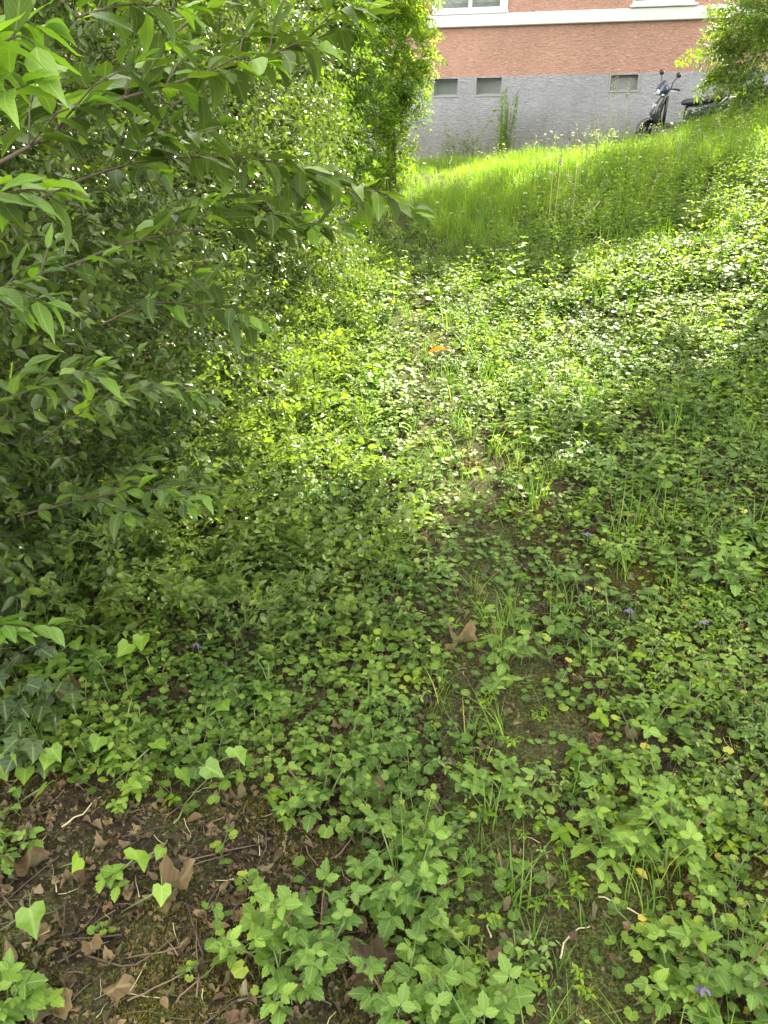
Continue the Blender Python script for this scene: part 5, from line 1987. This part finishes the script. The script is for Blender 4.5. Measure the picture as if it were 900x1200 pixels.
def fender(q):
    rings = []
    for a in np.linspace(R(-5), R(165), 13):
        c, s = math.cos(a), math.sin(a)
        pr = []
        for yy, rr in ((-.075, .225), (-.07, .255), (0, .272), (.07, .255), (.075, .225), (.065, .225), (.06, .248), (0, .262), (-.06, .248), (-.065, .225)):
            pr.append((.62 + rr * c, yy, .225 + rr * s))
        rings.append(pr)
    q.loft(rings)
part('front_fender', 'scooter_paint', fender, True)
part('fork', 'black_plastic', lambda q: [q.tube([(.62, s * .085, .225), (.5, s * .085, .5), (.45, s * .05, .62)], .022, 8) for s in (-1, 1)], True)
def shield(q):
    q.loft([ring(.4, 0, .36, .17, .05, ax='z'), ring(.47, 0, .45, .2, .1, ax='z'), ring(.5, 0, .56, .2, .12, ax='z'), ring(.45, 0, .7, .17, .1, ax='z'), ring(.38, 0, .84, .12, .075, ax='z'), ring(.35, 0, .93, .07, .05, ax='z')])
part('front_shield', 'scooter_paint', shield)
for s in (-1, 1):
    part('shield_stripe', 'silver', lambda q: q.loft([[(.585, s * .075, .5), (.545, s * .15, .49), (.555, s * .165, .53), (.6, s * .085, .55)],
                                                     [(.545, s * .06, .72), (.5, s * .12, .72), (.505, s * .13, .74), (.55, s * .07, .75)]]))
part('lower_trim', 'silver', lambda q: q.loft([[(.63, -.05, .47), (.56, -.15, .44), (.56, -.16, .475), (.63, -.055, .5)], [(.63, .05, .47), (.56, .15, .44), (.56, .16, .475), (.63, .055, .5)]]))
part('leg_guard', 'black_plastic', lambda q: q.loft([ring(.32, 0, .36, .2, .03, ax='z'), ring(.31, 0, .6, .2, .03, ax='z'), ring(.3, 0, .86, .12, .03, ax='z')]))
part('floorboard', 'black_plastic', lambda q: q.box(-.16, .4, -.17, .17, .29, .355, 0, .02))
def body(q):
    q.loft([ring(-.06, 0, .5, .1, .17), ring(-.12, 0, .52, .155, .2), ring(-.3, 0, .54, .18, .2), ring(-.55, 0, .6, .175, .17), ring(-.78, 0, .68, .13, .11), ring(-.95, 0, .73, .06, .05)])
part('body_fairing', 'scooter_paint', body)
def seat(q):
    q.loft([ring(.02, 0, .735, .08, .03), ring(-.05, 0, .75, .125, .055), ring(-.25, 0, .765, .15, .06), ring(-.42, 0, .785, .15, .06), ring(-.5, 0, .81, .14, .06), ring(-.72, 0, .825, .12, .055), ring(-.82, 0, .825, .06, .03)])
part('seat', 'seat', seat)
def rack(q):
    for s in (-1, 1):
        q.tube([(-.68, s * .13, .72), (-.8, s * .13, .83), (-1.02, s * .11, .85)], .011, 6)
    q.tube([(-1.02, -.11, .85), (-1.05, 0, .85), (-1.02, .11, .85)], .011, 6)
    q.tube([(-.88, -.12, .84), (-.88, .12, .84)], .009, 6)
part('rear_rack', 'silver', rack)
part('tail_light', 'red_lens', lambda q: ell(q, (-.94, 0, .68), (.05, .08, .04)))
part('rear_fender', 'black_plastic', lambda q: q.loft([ring(-.8, 0, .56, .07, .03), ring(-.92, 0, .45, .07, .02), ring(-.99, 0, .34, .06, .012)]))
part('engine', 'black_plastic', lambda q: q.loft([ring(-.2, .1, .3, .07, .1), ring(-.4, .12, .28, .08, .11), ring(-.62, .13, .25, .06, .09)]))
part('exhaust', 'silver', lambda q: q.tube([(-.3, -.1, .22), (-.45, -.15, .22), (-.62, -.16, .26), (-.92, -.17, .34)], [.02, .035, .05, .045], 10))
part('side_stand', 'black_plastic', lambda q: q.tube([(-.05, .13, .3), (-.02, .26, .03)], .012, 6))
part('headlight_cowl', 'blue_screen', lambda q: q.loft([ring(.3, 0, .97, .1, .06), ring(.36, 0, .985, .15, .095), ring(.44, 0, .98, .15, .1), ring(.5, 0, .955, .1, .07)]), True)
part('headlight', 'lamp_lens', lambda q: ell(q, (.49, 0, .945), (.035, .085, .055)), True)
part('windscreen', 'blue_screen', lambda q: q.loft([[(.47, y, 1.03 - .8 * y * y), (.46, y, 1.035 - .8 * y * y), (.38, y * .8, 1.15 - 2 * y * y), (.39, y * .8, 1.145 - 2 * y * y)] for y in np.linspace(-.14, .14, 7)]), True)
part('handlebar', 'black_plastic', lambda q: q.tube([(.24, -.34, .99), (.33, -.16, 1.0), (.35, 0, .98), (.33, .16, 1.0), (.24, .34, .99)], .017, 8), True)
for s in (-1, 1):
    part('grip', 'rubber', lambda q: q.tube([(.24, s * .34, .99), (.295, s * .23, .996)], .024, 8), True)
    part('brake_lever', 'silver', lambda q: q.tube([(.35, s * .18, .99), (.36, s * .24, .98), (.29, s * .36, .975)], .008, 6), True)
    mi = part('mirror', 'black_plastic', lambda q: (q.tube([(.32, s * .17, 1.0), (.33, s * .2, 1.1), (.3, s * .29, 1.22)], .009, 6), ell(q, (.29, s * .32, 1.255), (.028, .075, .05))), True)
    part('mirror_glass', 'mirror', lambda q: ell(q, (.268, s * .32, 1.255), (.01, .062, .04)), True, mi)
    part('turn_signal', 'lamp_lens', lambda q: ell(q, (.47, s * .14, .9), (.03, .03, .02)), True)
